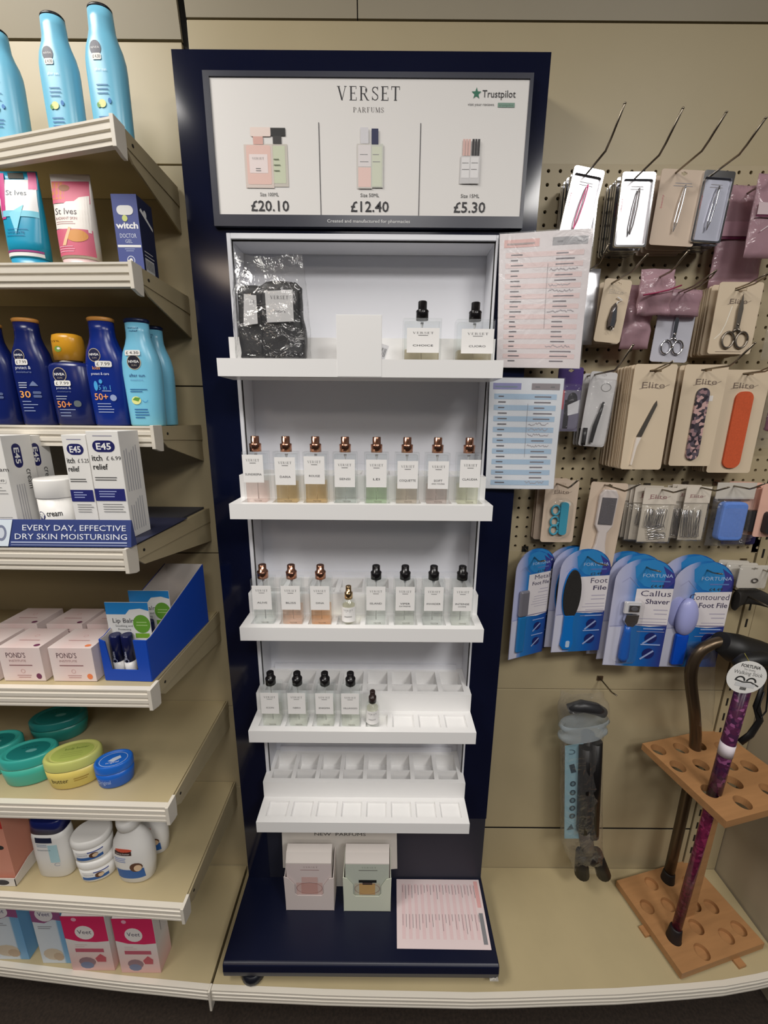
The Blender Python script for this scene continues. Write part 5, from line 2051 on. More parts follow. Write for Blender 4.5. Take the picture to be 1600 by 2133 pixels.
# mauve beauty bags at the edge of the photo
HB('long wire peg through the mauve pouches near the edge of the photo', .640, 1.752, .70, bend=.02)
for k, (X, Y, Z, w, h, rz) in enumerate(((.655, .772, 1.760, .072, .125, .05), (.645, .815, 1.765, .09, .165, .0), (.705, .745, 1.775, .05, .12, -.1), (.69, .79, 1.80, .07, .14, .1))):
    t = pouch('mauve_pouch', ['mauve pouch with a white paper band in front of the other mauve pouches', 'large mauve pouch flat against the board behind the front mauve pouches', 'narrow glossy mauve pouch cut off by the edge of the photo', 'crumpled mauve pouch reaching above the others'][k], 'pouch', X, Y, Z, w, h, .012, mauve_f, k * 3.3, 'mauve pouches', rz)
    if k < 2:
        mb = MB()
        d = Dec(mb, flat((0, -.008, 0)))
        d.rect(-w * .46, -h * .50, w * .46, -h * .36, C(206, 186, 190) if k == 0 else C(178, 140, 152)).up().rect(-w * .48, -h * .53, w * .48, -h * .505, C(92, 30, 60))
        if k == 0:
            d.up().text('Beauty', .008, -h * .45, .006, C(120, 90, 100), w=.03).up().ring(w * .06, -h * .72, .005, .007, .0015, C(226, 214, 216), n=12).line(-w * .3, -h * .70, w * .2, -h * .50, .001, C(236, 226, 228))
        mb.obj('paper_band', t)

# ---- second row
HB('wire peg in the second row coming out from behind the pink list', .373, 1.626, .748, bend=.02)
HB('wire peg with the small nail clipper cards', .406, 1.598, .690, bend=.012)
HB('wire peg with the mauve crinkled bags in the second row', .479, 1.603, .705, bend=.018)
HB('double wire peg with the grey scissors card', .531, 1.583, .708, True, bend=.012)
HB('double wire peg with the beige scissors cards', .640, 1.593, .735, True, bend=.008)

t = pouch('silver_pack', 'glossy silver pack half hidden behind the edge of the pink list', 'pack', .371, .806, 1.628, .045, .130, .012, silver, 4.4)
t = hang_card('clipper_card', 'small beige card with a steel nail clipper, front of its stack', 'nail clipper', .418, .786, 1.598, .049, .106, beige, hole_v=-.008, slotw=.012, slh=.003, tilt=.08, group='small beige nail clipper cards')
mb = MB()
mb.prism([(-.006, -.082), (.006, -.082), (.0075, -.070), (.004, -.046), (0, -.040), (-.004, -.046), (-.0075, -.070)], 'xz', -.006, -.001, M('gunmetal', (84, 76, 72), rough=.3, metal=.8))
mb.prism([(-.004, -.080), (.004, -.080), (.0035, -.056), (0, -.048), (-.0035, -.056)], 'xz', -.009, -.0062, chrome)
mb.tube([(0, -.008, -.080), (.003, -.010, -.084), (0, -.008, -.088), (-.003, -.010, -.084), (0, -.008, -.080)], .0006, chrome, 6)
mb.obj('nail_clipper', t, bevel=.0005)
mb = MB()
mb.tube([(.002, -.003, -.030), (.012, -.003, -.034), (.004, -.003, -.038), (.002, -.003, -.046)], .0011, C(226, 222, 218), 6)
mb.obj('clip_strip', t)
pr(t, lambda d: script_name(d, .0, -.024, .026, (190, 176, 158)))
stack_behind(t, .418, t.location.z, .797, .836, 6, 'beige nail clipper card hanging behind the front one', 'small beige nail clipper cards')

for k, (X, Y, Z, w, h) in enumerate(((.480, .775, 1.618, .060, .075), (.468, .80, 1.600, .052, .11))):
    pouch('crinkled_bag', ['crinkled mauve bag with a red tie in front of the grey scissors card', 'crinkled mauve bag behind the one with the red tie'][k], 'bag', X, Y, Z, w, h, .018, mauve_f, 7 + k, 'mauve crinkled bags', amp=.5)
tie = MB().tube([(-.030, 0, 0), (-.01, -.002, .003), (.012, -.002, .008), (.034, 0, .016)], .0013, C(150, 40, 80), 6)
tag(tie.obj('ribbon', loc=(.480, .760, 1.572)), 'dark pink ribbon tied round the crinkled mauve bag', 'ribbon')


def scissors_part(t, cz, s, mat, cx=0.0):
    mb = MB()
    for sg in (-1, 1):
        pts = [(cx + sg * .0006 * s, cz + .052 * s), (cx + sg * .0048 * s, cz + .030 * s), (cx + sg * .0040 * s, cz + .0), (cx + sg * .0010 * s, cz - .004 * s), (cx - sg * .0012 * s, cz + .004 * s)]
        mb.prism(pts, 'xz', -.0028 if sg > 0 else -.0046, -.0010 if sg > 0 else -.0028, mat)
        rg = [(cx + sg * .0115 * s + .0098 * s * math.cos(a), -.003, cz - .018 * s + .0125 * s * math.sin(a)) for a in [2 * PI * k / 20 for k in range(21)]]
        mb.tube(rg, .0018 * s, mat, 6)
        mb.tube([(cx + sg * .002 * s, -.003, cz), (cx + sg * .005 * s, -.003, cz - .006 * s)], .0022 * s, mat, 6)
    mb.lathe([(0, -.0), (.0022 * s, 0), (.0022 * s, .001), (0, .001)], mat, c=(0, 0, 0), seg=10)
    k = 40
    mb.v[-k:] = [(cx + p[0], -.0046 - p[2], cz + .006 * s + p[1]) for p in mb.v[-k:]]
    return mb.obj('scissors', t)


gsteel = M('dull_steel', (140, 132, 122), rough=.35, metal=.9)
t = hang_card('scissors_card', 'grey card with steel nail scissors and a clear glossy top', 'scissors', .540, .796, 1.583, .070, .125, C(186, 186, 196), hole_v=-.010, slotw=.014, slh=.003, tilt=.03)
scissors_part(t, -.082, .95, chrome)
sl = MB().rings([[(x, y, z) for x, y in superell(.034, .006 + .004 * math.sin(z * 400), 3, 24, 0, -.006)] for z in (-.002, -.012, -.022, -.034, -.046)], mauve_f)
sl.obj('shrink_wrap', t)
t = hang_card('scissors_card', 'beige card with large steel nail scissors, front of its stack', 'scissors', .643, .790, 1.593, .080, .122, beige, hole_v=-.012, slotw=.022, slh=.005, group='beige scissors cards')
scissors_part(t, -.078, 1.1, gsteel, .004)
pr(t, lambda d: (script_name(d, .0, -.036, .032), d.line(-.026, -.118, .022, -.118, .0008, C(120, 104, 90)), d.path([(-.010, -.040), (-.016, -.07), (-.022, -.086), (-.032, -.096)], .0014, C(240, 234, 220))))
stack_behind(t, .643, t.location.z, .800, .838, 6, 'beige scissors card hanging behind the front one', 'beige scissors cards')
t = pouch('clear_pack', 'clear pack with a dark green tool, cut off by the edge of the photo', 'pack', .728, .785, 1.605, .055, .135, .012, crumple, 21)
MB().box(-.012, .016, -.003, .003, -.115, -.06, PL(36, 52, 50)).obj('dark_tool', t, bevel=.003)

# ---- third row
HB('wire peg with the clear tool packs below the scissors', .398, 1.443, .680, bend=.034)
HB('double wire peg with the metal nail file cards', .490, 1.448, .715, True, bend=.01)
HB('wire peg with the floral emery board cards', .601, 1.453, .690, bend=.030)
HB('double wire peg with the orange emery board cards', .692, 1.448, .735, True, bend=.014)

t = hang_card('purple_pack', 'purple and silver pack beside the blue price list', 'pack', .357, .800, 1.452, .048, .120, C(70, 44, 120), hole_v=-.006, slotw=.010, slh=.003)
pr(t, lambda d: (d.rect(-.024, -.120, .024, -.042, C(120, 116, 136)), d.up().rect(-.022, -.078, -.008, -.042, C(190, 80, 90)).ell(.008, -.060, .010, .014, C(40, 38, 46)).rect(-.006, -.115, .004, -.06, C(40, 38, 44)), d.up().poly([(.0, -.07), (.022, -.06), (.022, -.085), (.002, -.09)], C(220, 220, 224))))
blister(t, -.022, .022, -.116, -.030, .008, crumple)
t = hang_card('tool_pack', 'clear pack with a black handled tool on a white card', 'pack', .416, .790, 1.443, .051, .140, C(206, 204, 204), hole_v=-.006, slotw=.010, slh=.003, tilt=.06, group='clear tool packs')
mb = MB()
mb.tube([(-.004, -.004, -.132), (-.002, -.005, -.10), (.003, -.005, -.075), (.006, -.005, -.055)], [.0035, .0042, .003, .002], PL(26, 24, 26), 10)
mb.tube([(-.018, -.004, -.138), (-.019, -.004, -.105)], [.004, .004], PL(26, 24, 26), 10)
mb.obj('tool', t)
pr(t, lambda d: d.ring(.008, -.028, .010, .008, .0012, C(120, 118, 116), n=12))
blister(t, -.024, .024, -.137, -.012, .011, crumple)
stack_behind(t, .416, t.location.z, .805, .832, 2, 'clear tool pack hanging behind the front one', 'clear tool packs')

t = hang_card('nail_file_card', 'beige card with a pointed metal nail file, front of a deep stack', 'nail file', .494, .762, 1.448, .078, .192, beige, hole_v=-.012, slotw=.022, slh=.003, group='beige nail file cards', edge=kraft)
mb = MB()
mb.prism([(-.018, -.130), (-.008, -.130), (.012, -.072), (.010, -.064), (.006, -.070)], 'xz', -.0016, -.0002, gsteel)
mb.obj('file_blade', t)
mb = MB()
mb.prism([(-.022, -.183), (-.018, -.131), (-.010, -.131), (-.016, -.150), (-.020, -.183)], 'xz', -.004, -.0002, C(226, 216, 206))
mb.obj('file_handle', t)
pr(t, lambda d: script_name(d, .0, -.042, .042))
stack_behind(t, .494, t.location.z, .767, .838, 13, 'beige nail file card in the deep stack behind the front one', 'beige nail file cards', .0008)
t = hang_card('emery_board_card', 'beige card with a dark floral emery board, front of its stack', 'emery board', .604, .785, 1.453, .082, .190, beige, hole_v=-.010, slotw=.020, slh=.003, group='beige floral emery board cards', edge=kraft)
flor = ramp_mat('floral_print', 'voronoi', [(0, (52, 46, 54)), (.3, (150, 120, 124)), (.5, (92, 82, 92)), (.68, (196, 160, 156)), (.85, (70, 64, 70))], nscale=160)
mb = MB().prism(rrect(-.012, -.178, .012, -.042, .012, 6), 'xz', -.004, -.0002, flor)
mb.obj('emery_board', t)
pr(t, lambda d: (script_name(d, .004, -.036, .040), d.rect(.004, -.066, .022, -.056, C(226, 220, 214))))
stack_behind(t, .604, t.location.z, .792, .838, 8, 'beige floral emery card hanging behind the front one', 'beige floral emery board cards', .0008)
t = hang_card('emery_board_card', 'beige card with a plain orange emery board, front of its stack', 'emery board', .697, .800, 1.448, .088, .198, beige, hole_v=-.008, slotw=.020, slh=.003, group='beige orange emery board cards', edge=kraft)
MB().prism(rrect(-.017, -.188, .017, -.040, .014, 6), 'xz', -.004, -.0002, M('orange_emery', (196, 84, 46), rough=.8, noise=.08, nscale=300)).obj('emery_board', t)
pr(t, lambda d: (script_name(d, -.004, -.034, .040), d.rect(-.017, -.112, .017, -.110, C(210, 110, 80))), y=0)
stack_behind(t, .697, t.location.z, .806, .838, 6, 'beige orange emery card hanging behind the front one', 'beige orange emery board cards', .0008)
t = pouch('clear_pack', 'clear pack with a mauve block next to the orange emery boards', 'pack', .768, .800, 1.440, .05, .115, .016, crumple, 31)
MB().box(-.014, .014, -.006, .006, -.100, -.012, PL(140, 84, 108)).obj('mauve_block', t, bevel=.004)
pouch('clear_pack', 'cloudy clear pack behind the mauve block', 'pack', .775, .822, 1.425, .06, .12, .012, crumple, 35)

# ---- fourth row
HB('wire peg with the turquoise clipper card', .353, 1.232, .715, bend=.020)
HB('wire peg with the pale foot file card', .451, 1.230, .690, bend=.020)
HB('wire peg with the larger safety pin packs', .567, 1.222, .735, bend=.012)
HB('wire peg with the smaller safety pin packs', .648, 1.226, .735, bend=.012)
HB('wire peg with the blue buffer block pack', .715, 1.230, .735, bend=.016)

t = hang_card('clipper_card', 'beige card with turquoise scissor shapes in a clear blister', 'nail clipper', .365, .800, 1.232, .068, .132, beige2, hole_v=-.008, slotw=.014, slh=.003, group=None)
tq = PL(60, 150, 176, .25)
mb = MB()
mb.prism(rrect(-.001, -.114, .015, -.045, .006, 4), 'xz', -.008, -.0005, tq)
for cz in (-.062, -.086, -.104):
    mb.tube([(-.010 + .008 * math.cos(a), -.004, cz + .010 * math.sin(a)) for a in [2 * PI * q / 16 for q in range(17)]], .0022, tq, 6)
mb.obj('clipper', t)
pr(t, lambda d: (script_name(d, 0, -.028, .030), d.ell(.012, -.050, .010, .006, C(222, 216, 206))))
blister(t, -.025, .024, -.122, -.036, .013, clearp, .018)
for y in (.822, .834):
    dup(t, (.358, y, t.location.z - .001), 0, 'beige clipper card behind the turquoise one', 'clipper cards behind the turquoise one')
t = hang_card('foot_file_card', 'tall beige card with a pale plastic foot file and grey rasp', 'foot file', .462, .800, 1.230, .076, .182, beige2, hole_v=-.006, slotw=.012, slh=.003, tilt=.05)
mb = MB()
fp = [(-.016, -.175), (.016, -.175), (.017, -.160), (.010, -.130), (.009, -.105), (.018, -.090), (.019, -.026), (.012, -.014), (-.012, -.014), (-.019, -.026), (-.018, -.090), (-.009, -.105), (-.010, -.130), (-.017, -.160)]
mb.prism(fp, 'xz', -.008, -.0004, PL(206, 196, 192, .35))
mb.obj('foot_file', t, bevel=.002)
MB().box(-.0145, .0145, -.010, -.0084, -.086, -.030, M('rasp_grey', (110, 106, 110), rough=.5, metal=.5, bump=.6, nscale=900)).obj('rasp', t)


def pin(mb, x, z, L, ang, y):
    c, s = math.cos(ang), math.sin(ang)
    P = lambda a, b: (x + a * c - b * s, y, z + a * s + b * c)
    mb.tube([P(0, 0), P(L * .92, .002), P(L, .0035), P(L * .98, .0065), P(L * .5, .0068), P(0, .0052), P(-L * .03, .003), P(0, 0)], .00065, chrome, 5)


def pin_pack(label, X, Z, Y, w, h, vertical, nb, blab, grp, seed):
    t = thing('safety_pin_pack', label, 'safety pins', (X, Y, Z), 0, grp)
    hd = MB()
    hd.box(-w / 2, w / 2, -.0006, .0006, -h * .30, 0, C(216, 206, 192))
    d = Dec(hd, flat((0, -.0006, 0)))
    script_name(d, -w * .05, -h * .20, w * .5, (150, 110, 110))
    hd.obj('header_card', t)
    MB().box(-w * .48, w * .48, .001, .002, -h, -h * .3, C(196, 186, 170)).obj('card', t)
    rnd = random.Random(seed)
    mb = MB()
    if vertical:
        for k in range(9):
            pin(mb, -w * .36 + k * w * .08, -h * .92, h * .50, PI / 2 + rnd.uniform(-.12, .12), -.003 - .0012 * (k % 2))
    else:
        for k in range(10):
            pin(mb, -w * .30 + k * w * .055, -h * .70, h * .32, PI / 2 + rnd.uniform(-.25, .25), -.003 - .0012 * (k % 2))
        for k in range(5):
            pin(mb, -w * .34 + rnd.uniform(0, .012), -h * .94 + k * .005, w * .5, rnd.uniform(-.1, .25), -.003 - .001 * (k % 2))
    mb.obj('safety_pins', t)
    po_ = MB()
    rs = []
    for i in range(9):
        v = -h * .28 - h * .74 * i / 8
        k = math.sin(PI * i / 8) ** .6 if 0 < i < 8 else .05
        rs.append([(x, y + .0006 * math.sin(x * 500 + v * 300), v) for x, y in superell(w * .52, .008 * max(.08, k), 2.6, 24)])
    po_.rings(rs, crumple)
    po_.obj('clear_bag', t)
    for k in range(nb):
        dup(t, (X - .010 - .004 * k, Y + .008 * (k + 1), Z + rnd.uniform(-.003, .002)), -.25, blab, grp)
    return t


pin_pack('clear bag of large safety pins lying criss-cross under a white header', .566, 1.226, .796, .068, .116, False, 4, 'bag of large safety pins hanging behind the front one', 'bags of large safety pins', 3)
pin_pack('clear bag of small upright safety pins under a white header', .646, 1.228, .800, .052, .114, True, 3, 'bag of small safety pins hanging behind the front one', 'bags of small safety pins', 5)

t = thing('buffer_pack', 'clear bag with a rounded light blue sponge block', 'pack', (.722, .800, 1.237))
MB().box(-.040, .040, -.0006, .0006, -.034, 0, C(196, 190, 180)).obj('header_card', t)
MB().prism(rrect(-.026, -.122, .026, -.040, .010, 4), 'xz', -.010, .008, M('blue_sponge', (92, 130, 206), rough=.8, noise=.05, nscale=200)).obj('sponge_block', t, bevel=.004)
rs = [[(x, y, v) for x, y in superell(.043 - .004 * math.sin(PI * i / 8), .003 + .012 * math.sin(PI * i / 8), 2.8, 24)] for i, v in enumerate([-.030 - .105 * i / 8 for i in range(9)])]
MB().rings(rs, crumple).obj('clear_bag', t)
t = hang_card('sponge_card', 'pink card with a black sponge at the edge of the photo', 'pack', .792, .790, 1.228, .05, .110, C(222, 176, 158), hole_v=-.008, slotw=.012, slh=.003, group=None)
MB().prism(rrect(-.012, -.100, .03, -.056, .006, 3), 'xz', -.012, -.0004, C(38, 36, 38)).obj('black_sponge', t)
for k in range(3):
    dup(t, (.770 - .007 * k, .805 + .011 * k, t.location.z), -.2, 'pink card hanging behind the one with the black sponge', 'pink sponge cards')
o = hang_card('navy_card', 'navy card with a pale flower outline, low on the pegboard', 'card', .785, .838, 1.128, .075, .040, C(42, 40, 92), hole_v=-.006, slotw=.010, slh=.003)
pr(o, lambda d: (d.ell(.006, -.024, .012, .006, C(150, 140, 170)), d.ell(.022, -.018, .010, .009, C(150, 140, 170)), d.ell(.016, -.030, .012, .005, C(120, 112, 150))))

# ---- blue foot care cards
bcard = ramp_mat('foot_care_card', 0, [(-.062, (186, 186, 208)), (-.034, (168, 174, 210)), (-.014, (40, 118, 186)), (.020, (22, 90, 168)), (.062, (44, 52, 122))], rough=.3)


def foot_card(label, X, Y, Z, w, h, lines, ty, rz, price):
    dome = w * .42
    t = hang_card('foot_care_card', label, 'foot care pack', X, Y, Z, w, h, bcard, hole_v=-w * .17, dome=dome, slotw=w * .34, slh=.006, rz=rz, group='blue foot care packs')
    s = w / .12

    def f(d):
        # teal-blue dome swoosh
        d.poly([(-w * .20, -dome * .35), (-w * .1, -dome * .12), (w * .1, -dome * .03), (w * .3, -dome * .22), (w * .46, -dome * .62), (w * .495, -dome), (w * .40, -dome - .012 * s), (w * .20, -dome - .016 * s), (w * .0, -dome - .010 * s), (-w * .16, -dome * .85)], C(44, 128, 190)).up()
        d.poly([(w * .26, -dome * .30), (w * .46, -dome * .62), (w * .495, -dome), (w * .40, -dome - .012 * s), (w * .30, -dome - .014 * s), (w * .34, -dome * .7)], C(58, 60, 136)).up()
        d.text('FORTUNA', w * .20, -dome * .80, .0075 * s, C(176, 200, 232), w=w * .50)
        d.rect(w * .10, -dome * 1.0, w * .42, -dome * .94, C(90, 120, 180))
        d.path([(-w * .38, -dome * 1.05), (-w * .26, -dome * .82), (-w * .18, -dome * 1.02), (-w * .08, -dome * 1.25)], .0006, C(140, 140, 176))
        # white panel
        d.up()
        d.rect(-w * .497, -h * .995, -w * .28, -h * .625, C(196, 196, 212))
        d.poly([(-w * .12, -dome - .016 * s), (w * .495, -dome - .014 * s), (w * .495, -h * .60), (w * .2, -h * .615), (-w * .12, -h * .60)], C(222, 216, 218)).up()
        y = -dome - .032 * s
        d.text(lines[0], w * .47, y, .0125 * s, C(72, 66, 92), al='r', w=min(w * .66, w * .085 * len(lines[0])))
        d.text(lines[1], w * .47, y - .017 * s, .0105 * s, C(72, 66, 92), al='r', w=min(w * .48, w * .068 * len(lines[1])), bold=.015)
        d.lines(w * .16, w * .46, y - .032 * s, .009 * s, 2, .0022 * s, C(176, 170, 186), .3, 'r')
        d.lines(-w * .02, w * .47, y - .052 * s, .0075 * s, 5, .0012 * s, C(160, 154, 176), .25, 'r')
        d.text(price, w * .22, -dome - .012 * s, .006 * s, C(60), w=w * .22)
        d.poly([(-w * .12, -h * .592), (w * .495, -h * .592), (w * .495, -h * .598), (-w * .12, -h * .598)], C(70, 60, 120))
        # diagrams
        for k in range(2):
            cz = -h * (.72 + .15 * k)
            d.ell(w * .26, cz, .0125 * s, .0125 * s, C(26, 34, 96)).up().line(w * .13, cz - .014 * s, w * .34, cz + .007 * s, .004 * s, C(150, 166, 206))
            d.lines(w * .10, w * .44, cz + .020 * s, .01, 1, .0028 * s, C(150, 170, 214), 0, 'r')
        d.line(-w * .48, -h * .62, -w * .25, -h * .605, .0006, C(110, 110, 150))
    pr(t, f)
    cx = -w * .25
    bl = PL(20, 110, 190, .25)
    if ty == 'metal':
        MB().box(cx - w * .13, cx + w * .12, -.010, -.001, -h * .58, -h * .34, M('foil_grey', (150, 148, 158), rough=.4, metal=.6)).obj('metal_rasp', t, bevel=.004)
        MB().box(cx - w * .11, cx + w * .11, -.008, -.001, -h * .93, -h * .585, PL(30, 108, 168, .25)).obj('handle', t, bevel=.003)
    elif ty == 'oval':
        mb = MB()
        mb.prism(ellipse(cx + .002, -h * .42, w * .17, h * .235, 28), 'xz', -.006, -.001, M('black_grit', (34, 32, 30), rough=.9, noise=.3, nscale=900))
        mb.obj('abrasive_pad', t)
        mb = MB()
        mb.prism(ellipse(cx + .002, -h * .42, w * .185, h * .25, 28), 'xz', -.003, -.0006, bl)
        hp_ = [(cx - w * .09, -h * .62), (cx + w * .10, -h * .62), (cx + w * .10, -h * .74), (cx + w * .15, -h * .90), (cx + w * .11, -h * .955), (cx - w * .05, -h * .96), (cx - w * .11, -h * .92), (cx - w * .09, -h * .80)]
        mb.prism(hp_, 'xz', -.007, -.001, bl)
        mb.obj('handle', t, bevel=.0015)
        MB().prism(rrect(cx - w * .01, -h * .935, cx + w * .07, -h * .87, .003, 3), 'xz', -.0075, -.0068, C(176, 196, 220)).obj('hang_hole', t)
    elif ty == 'callus':
        mb = MB()
        mb.box(cx - w * .06, cx + w * .21, -.010, -.004, -h * .48, -h * .375, C(206, 204, 206))
        mb.box(cx + w * .0, cx + w * .18, -.0125, -.0102, -h * .46, -h * .40, chrome)
        mb.prism(ellipse(cx + w * .09, -h * .43, w * .06, h * .02, 16), 'xz', -.0135, -.012, C(90, 88, 92))
        mb.prism([(cx - w * .04, -h * .55), (cx - w * .02, -h * .49), (cx + w * .20, -h * .49), (cx + w * .19, -h * .56), (cx + w * .13, -h * .60), (cx + w * .03, -h * .60)], 'xz', -.011, -.003, chrome)
        mb.obj('shaver_head', t, bevel=.0012)
        mb = MB()
        mb.rings([[(cx + w * .06 + x, -.006 + y, z) for x, y in superell(r_, min(r_, .0065), 2.2, 16)] for z, r_ in ((-h * .60, w * .05), (-h * .66, w * .055), (-h * .78, w * .085), (-h * .90, w * .09), (-h * .935, w * .06))], PL(18, 90, 180, .25))
        mb.obj('handle', t)
        blister(t, cx - w * .12, cx + w * .26, -h * .955, -h * .35, .015, clearp, .010)
    else:
        mb = MB()
        n = 20
        rs = []
        for i in range(1, 12):
            a = PI * i / 12
            zz = math.cos(a)
            r_ = math.sin(a)
            rs.append([(cx + .004 + w * .185 * r_ * math.cos(2 * PI * q / n), -.006 - .016 * r_ * max(0, -math.sin(2 * PI * q / n)) + .004 * max(0, math.sin(2 * PI * q / n)), -h * .50 + h * .175 * zz) for q in range(n)])
        mb.rings(rs, PL(160, 164, 214, .3))
        mb.obj('oval_file', t)
        MB().box(cx - w * .09, cx + w * .13, -.011, -.001, -h * .96, -h * .66, PL(14, 74, 184, .25)).obj('handle', t, bevel=.004)
    return t


HB('wire peg with the metal foot file pack', .317, 1.077, .735, bend=.012)
HB('wire peg with the black oval foot file pack', .428, 1.080, .715, bend=.008)
HB('wire peg with the callus shaver pack', .548, 1.062, .735, bend=.006)
HB('wire peg with the contoured foot file pack', .696, 1.047, .762, bend=.006)
f1 = foot_card('narrow blue pack turned aside reading Metal Foot File', .3195, .788, 1.077, .094, .247, ('Metal', 'Foot File'), 'metal', .38, '£2.50')
f2 = foot_card('blue pack with a black oval paddle reading Foot File', .428, .786, 1.080, .112, .240, ('Foot', 'File'), 'oval', .10, '£2.49')
f3 = foot_card('blue pack with a chrome blade reading Callus Shaver', .550, .775, 1.062, .122, .252, ('Callus', 'Shaver'), 'callus', -.05, '£4.49')
f4 = foot_card('blue pack with a lilac egg shaped file reading Contoured Foot File', .695, .799, 1.047, .1305, .256, ('Contoured', 'Foot File'), 'egg', 0.0, '£4.49')
for k, (o, X, dz, rz, lab) in enumerate(((f1, .332, -.001, .30, 'blue metal file pack hanging behind the turned one'), (f2, .423, -.002, .02, 'blue oval file pack hanging just behind the front one'), (f2, .417, -.006, -.02, 'blue oval file pack hanging against the board'), (f3, .546, .002, .05, 'blue callus shaver pack hanging behind the front one'),
                                         (f3, .535, .0, .02, 'blue callus shaver pack hanging against the board'), (f4, .676, .010, -.02, 'blue contoured file pack hanging behind the front one'))):
    y = [.808, .806, .824, .800, .822, .814][k]
    dup(o, (X, y, o.location.z + dz), rz, lab, 'blue foot care packs hanging behind')

# small things beside the blue cards
HB('double wire peg with the small clear sachet beside the contoured file', .812, 1.052, .735, True, bend=.004)
t = hang_card('sachet_card', 'small clear sachet with a tiny metal ring on a white card', 'pack', .789, .790, 1.055, .062, .052, C(200, 194, 184), hole_v=-.008, slotw=.014, slh=.003)
MB().tube([(.004 + .006 * math.cos(a), -.002, -.034 + .0045 * math.sin(a)) for a in [2 * PI * q / 14 for q in range(15)]], .0012, M('dark_ring', (70, 62, 56), rough=.3, metal=.8), 6).obj('metal_ring', t)
rs = [[(x, y, v) for x, y in superell(.032, .002 + .006 * math.sin(PI * i / 6), 2.8, 20)] for i, v in enumerate([-.004 - .052 * i / 6 for i in range(7)])]
MB().rings(rs, crumple).obj('clear_bag', t)
for k in range(2):
    dup(t, (.776 - .006 * k, .806 + .014 * k, t.location.z), -.1, 'small white sachet card hanging behind the one with the ring', 'small sachet cards')
t = thing('support_strap', 'black folded elastic strap hanging below the small sachets', 'strap', (.807, .80, .975))
mb = MB()
blackst = M('black_webbing', (34, 31, 28), rough=.75, bump=.4, nscale=600)
rs = []
for i in range(13):
    a = i / 12
    rs.append([(-.034 + .085 * a, y + .010 * math.sin(a * 5), z * (1 - .55 * a * a) + .012 * math.sin(a * PI) - .006 * a) for y, z in superell(.010 - .004 * a, .022, 2.6, 16)])
mb.rings(rs, blackst)
mb.obj('folded_strap', t)
MB().tube([(.036, -.012, .004), (.054, -.012, .006), (.056, -.012, -.004), (.040, -.012, -.008), (.036, -.012, .004)], .0016, M('buckle_black', (30, 28, 28), rough=.25), 6).obj('buckle', t)
HB('wire peg holding the black folded strap', .800, .985, .745, bend=.0)

# ================================================================= folding cane in a clear bag
O = at(1210, 1812, .80)
O.z = max(O.z, .150)
cane = thing('folding_cane_pack', 'folded black walking cane in a clear bag with a pale blue label', 'walking cane', (O.x, .80, O.z))


def cl(px, py, Y=.80):
    p = at(px, py, Y)
    return (p.x - O.x, p.z - O.z)


darkt = M('anodised_black', (20, 18, 18), rough=.35, metal=.2)
mb = MB()
cardp = [cl(1172, 1545), cl(1238, 1535), cl(1232, 1735), cl(1171, 1735)]
mb.prism(cardp, 'xz', -.014, -.012, C(134, 170, 182))
d = Dec(mb, flat((0, -.014, 0)))
for k, py in enumerate((1622, 1640, 1656, 1672, 1688)):
    u, v = cl(1188 - k * .4, py)
    d.ell(u, v, .0075, .0085, C(40, 62, 74), 12).up().ell(u, v, .0035, .005, C(90, 120, 130), 10)
u, v = cl(1184, 1590)
d.line(u, v + .012, u + .008, v - .012, .012, C(40, 60, 72))
u, v = cl(1184, 1556)
d.ring(u, v, .010, .007, .002, C(60, 90, 104), n=10, a0=-120, a1=120)
u, v = cl(1182, 1712)
d.poly([(u - .008, v - .008), (u + .010, v - .004), (u + .002, v + .012)], C(60, 84, 94))
mb.obj('label_card', cane)
for k, (a, b, w) in enumerate((((1212, 1540), (1206, 1712), .0085), ((1232, 1530), (1226, 1722), .0085), ((1222, 1522), (1216, 1735), .0085))):
    A, B = cl(*a), cl(*b)
    MB().tube([(A[0], -.020 + .012 * (k == 2), A[1]), (B[0], -.020 + .012 * (k == 2), B[1])], w * 1.75, darkt, 14).obj('tube_section', cane)
A, B = cl(1178, 1462), cl(1250, 1468)
MB().tube([(A[0], -.016, A[1] - .006), (A[0] + .03, -.018, A[1] + .004), (B[0] - .02, -.018, B[1] + .004), (B[0], -.016, B[1] - .008)], [.011, .014, .014, .012], PL(38, 38, 40, .4), 14).obj('handle', cane)
for a, b in (((1205, 1760), (1206, 1806)), ((1236, 1760), (1250, 1808))):
    A, B = cl(*a), cl(*b)
    MB().tube([(A[0], -.016, A[1]), ((A[0] + B[0]) / 2, -.016, (A[1] + B[1]) / 2), (B[0], -.016, max(.010, B[1]))], [.013, .016, .018], PL(22, 18, 17, .5), 14).obj('rubber_tip', cane)
A, B = cl(1204, 1772), cl(1240, 1768)
MB().tube([(A[0], -.014, A[1]), ((A[0] + B[0]) / 2, -.016, A[1] + .004), (B[0], -.014, B[1])], [.016, .021, .017], PL(30, 24, 22, .4), 14).obj('tip_clamp', cane)
A, B = cl(1212, 1712), cl(1220, 1770)
MB().tube([(A[0], -.014, A[1]), (B[0], -.014, B[1])], .017, M('smoked_tube', (84, 74, 64), rough=.35), 14).obj('tube_section', cane)
mb = MB()
rs = []
N_ = 30
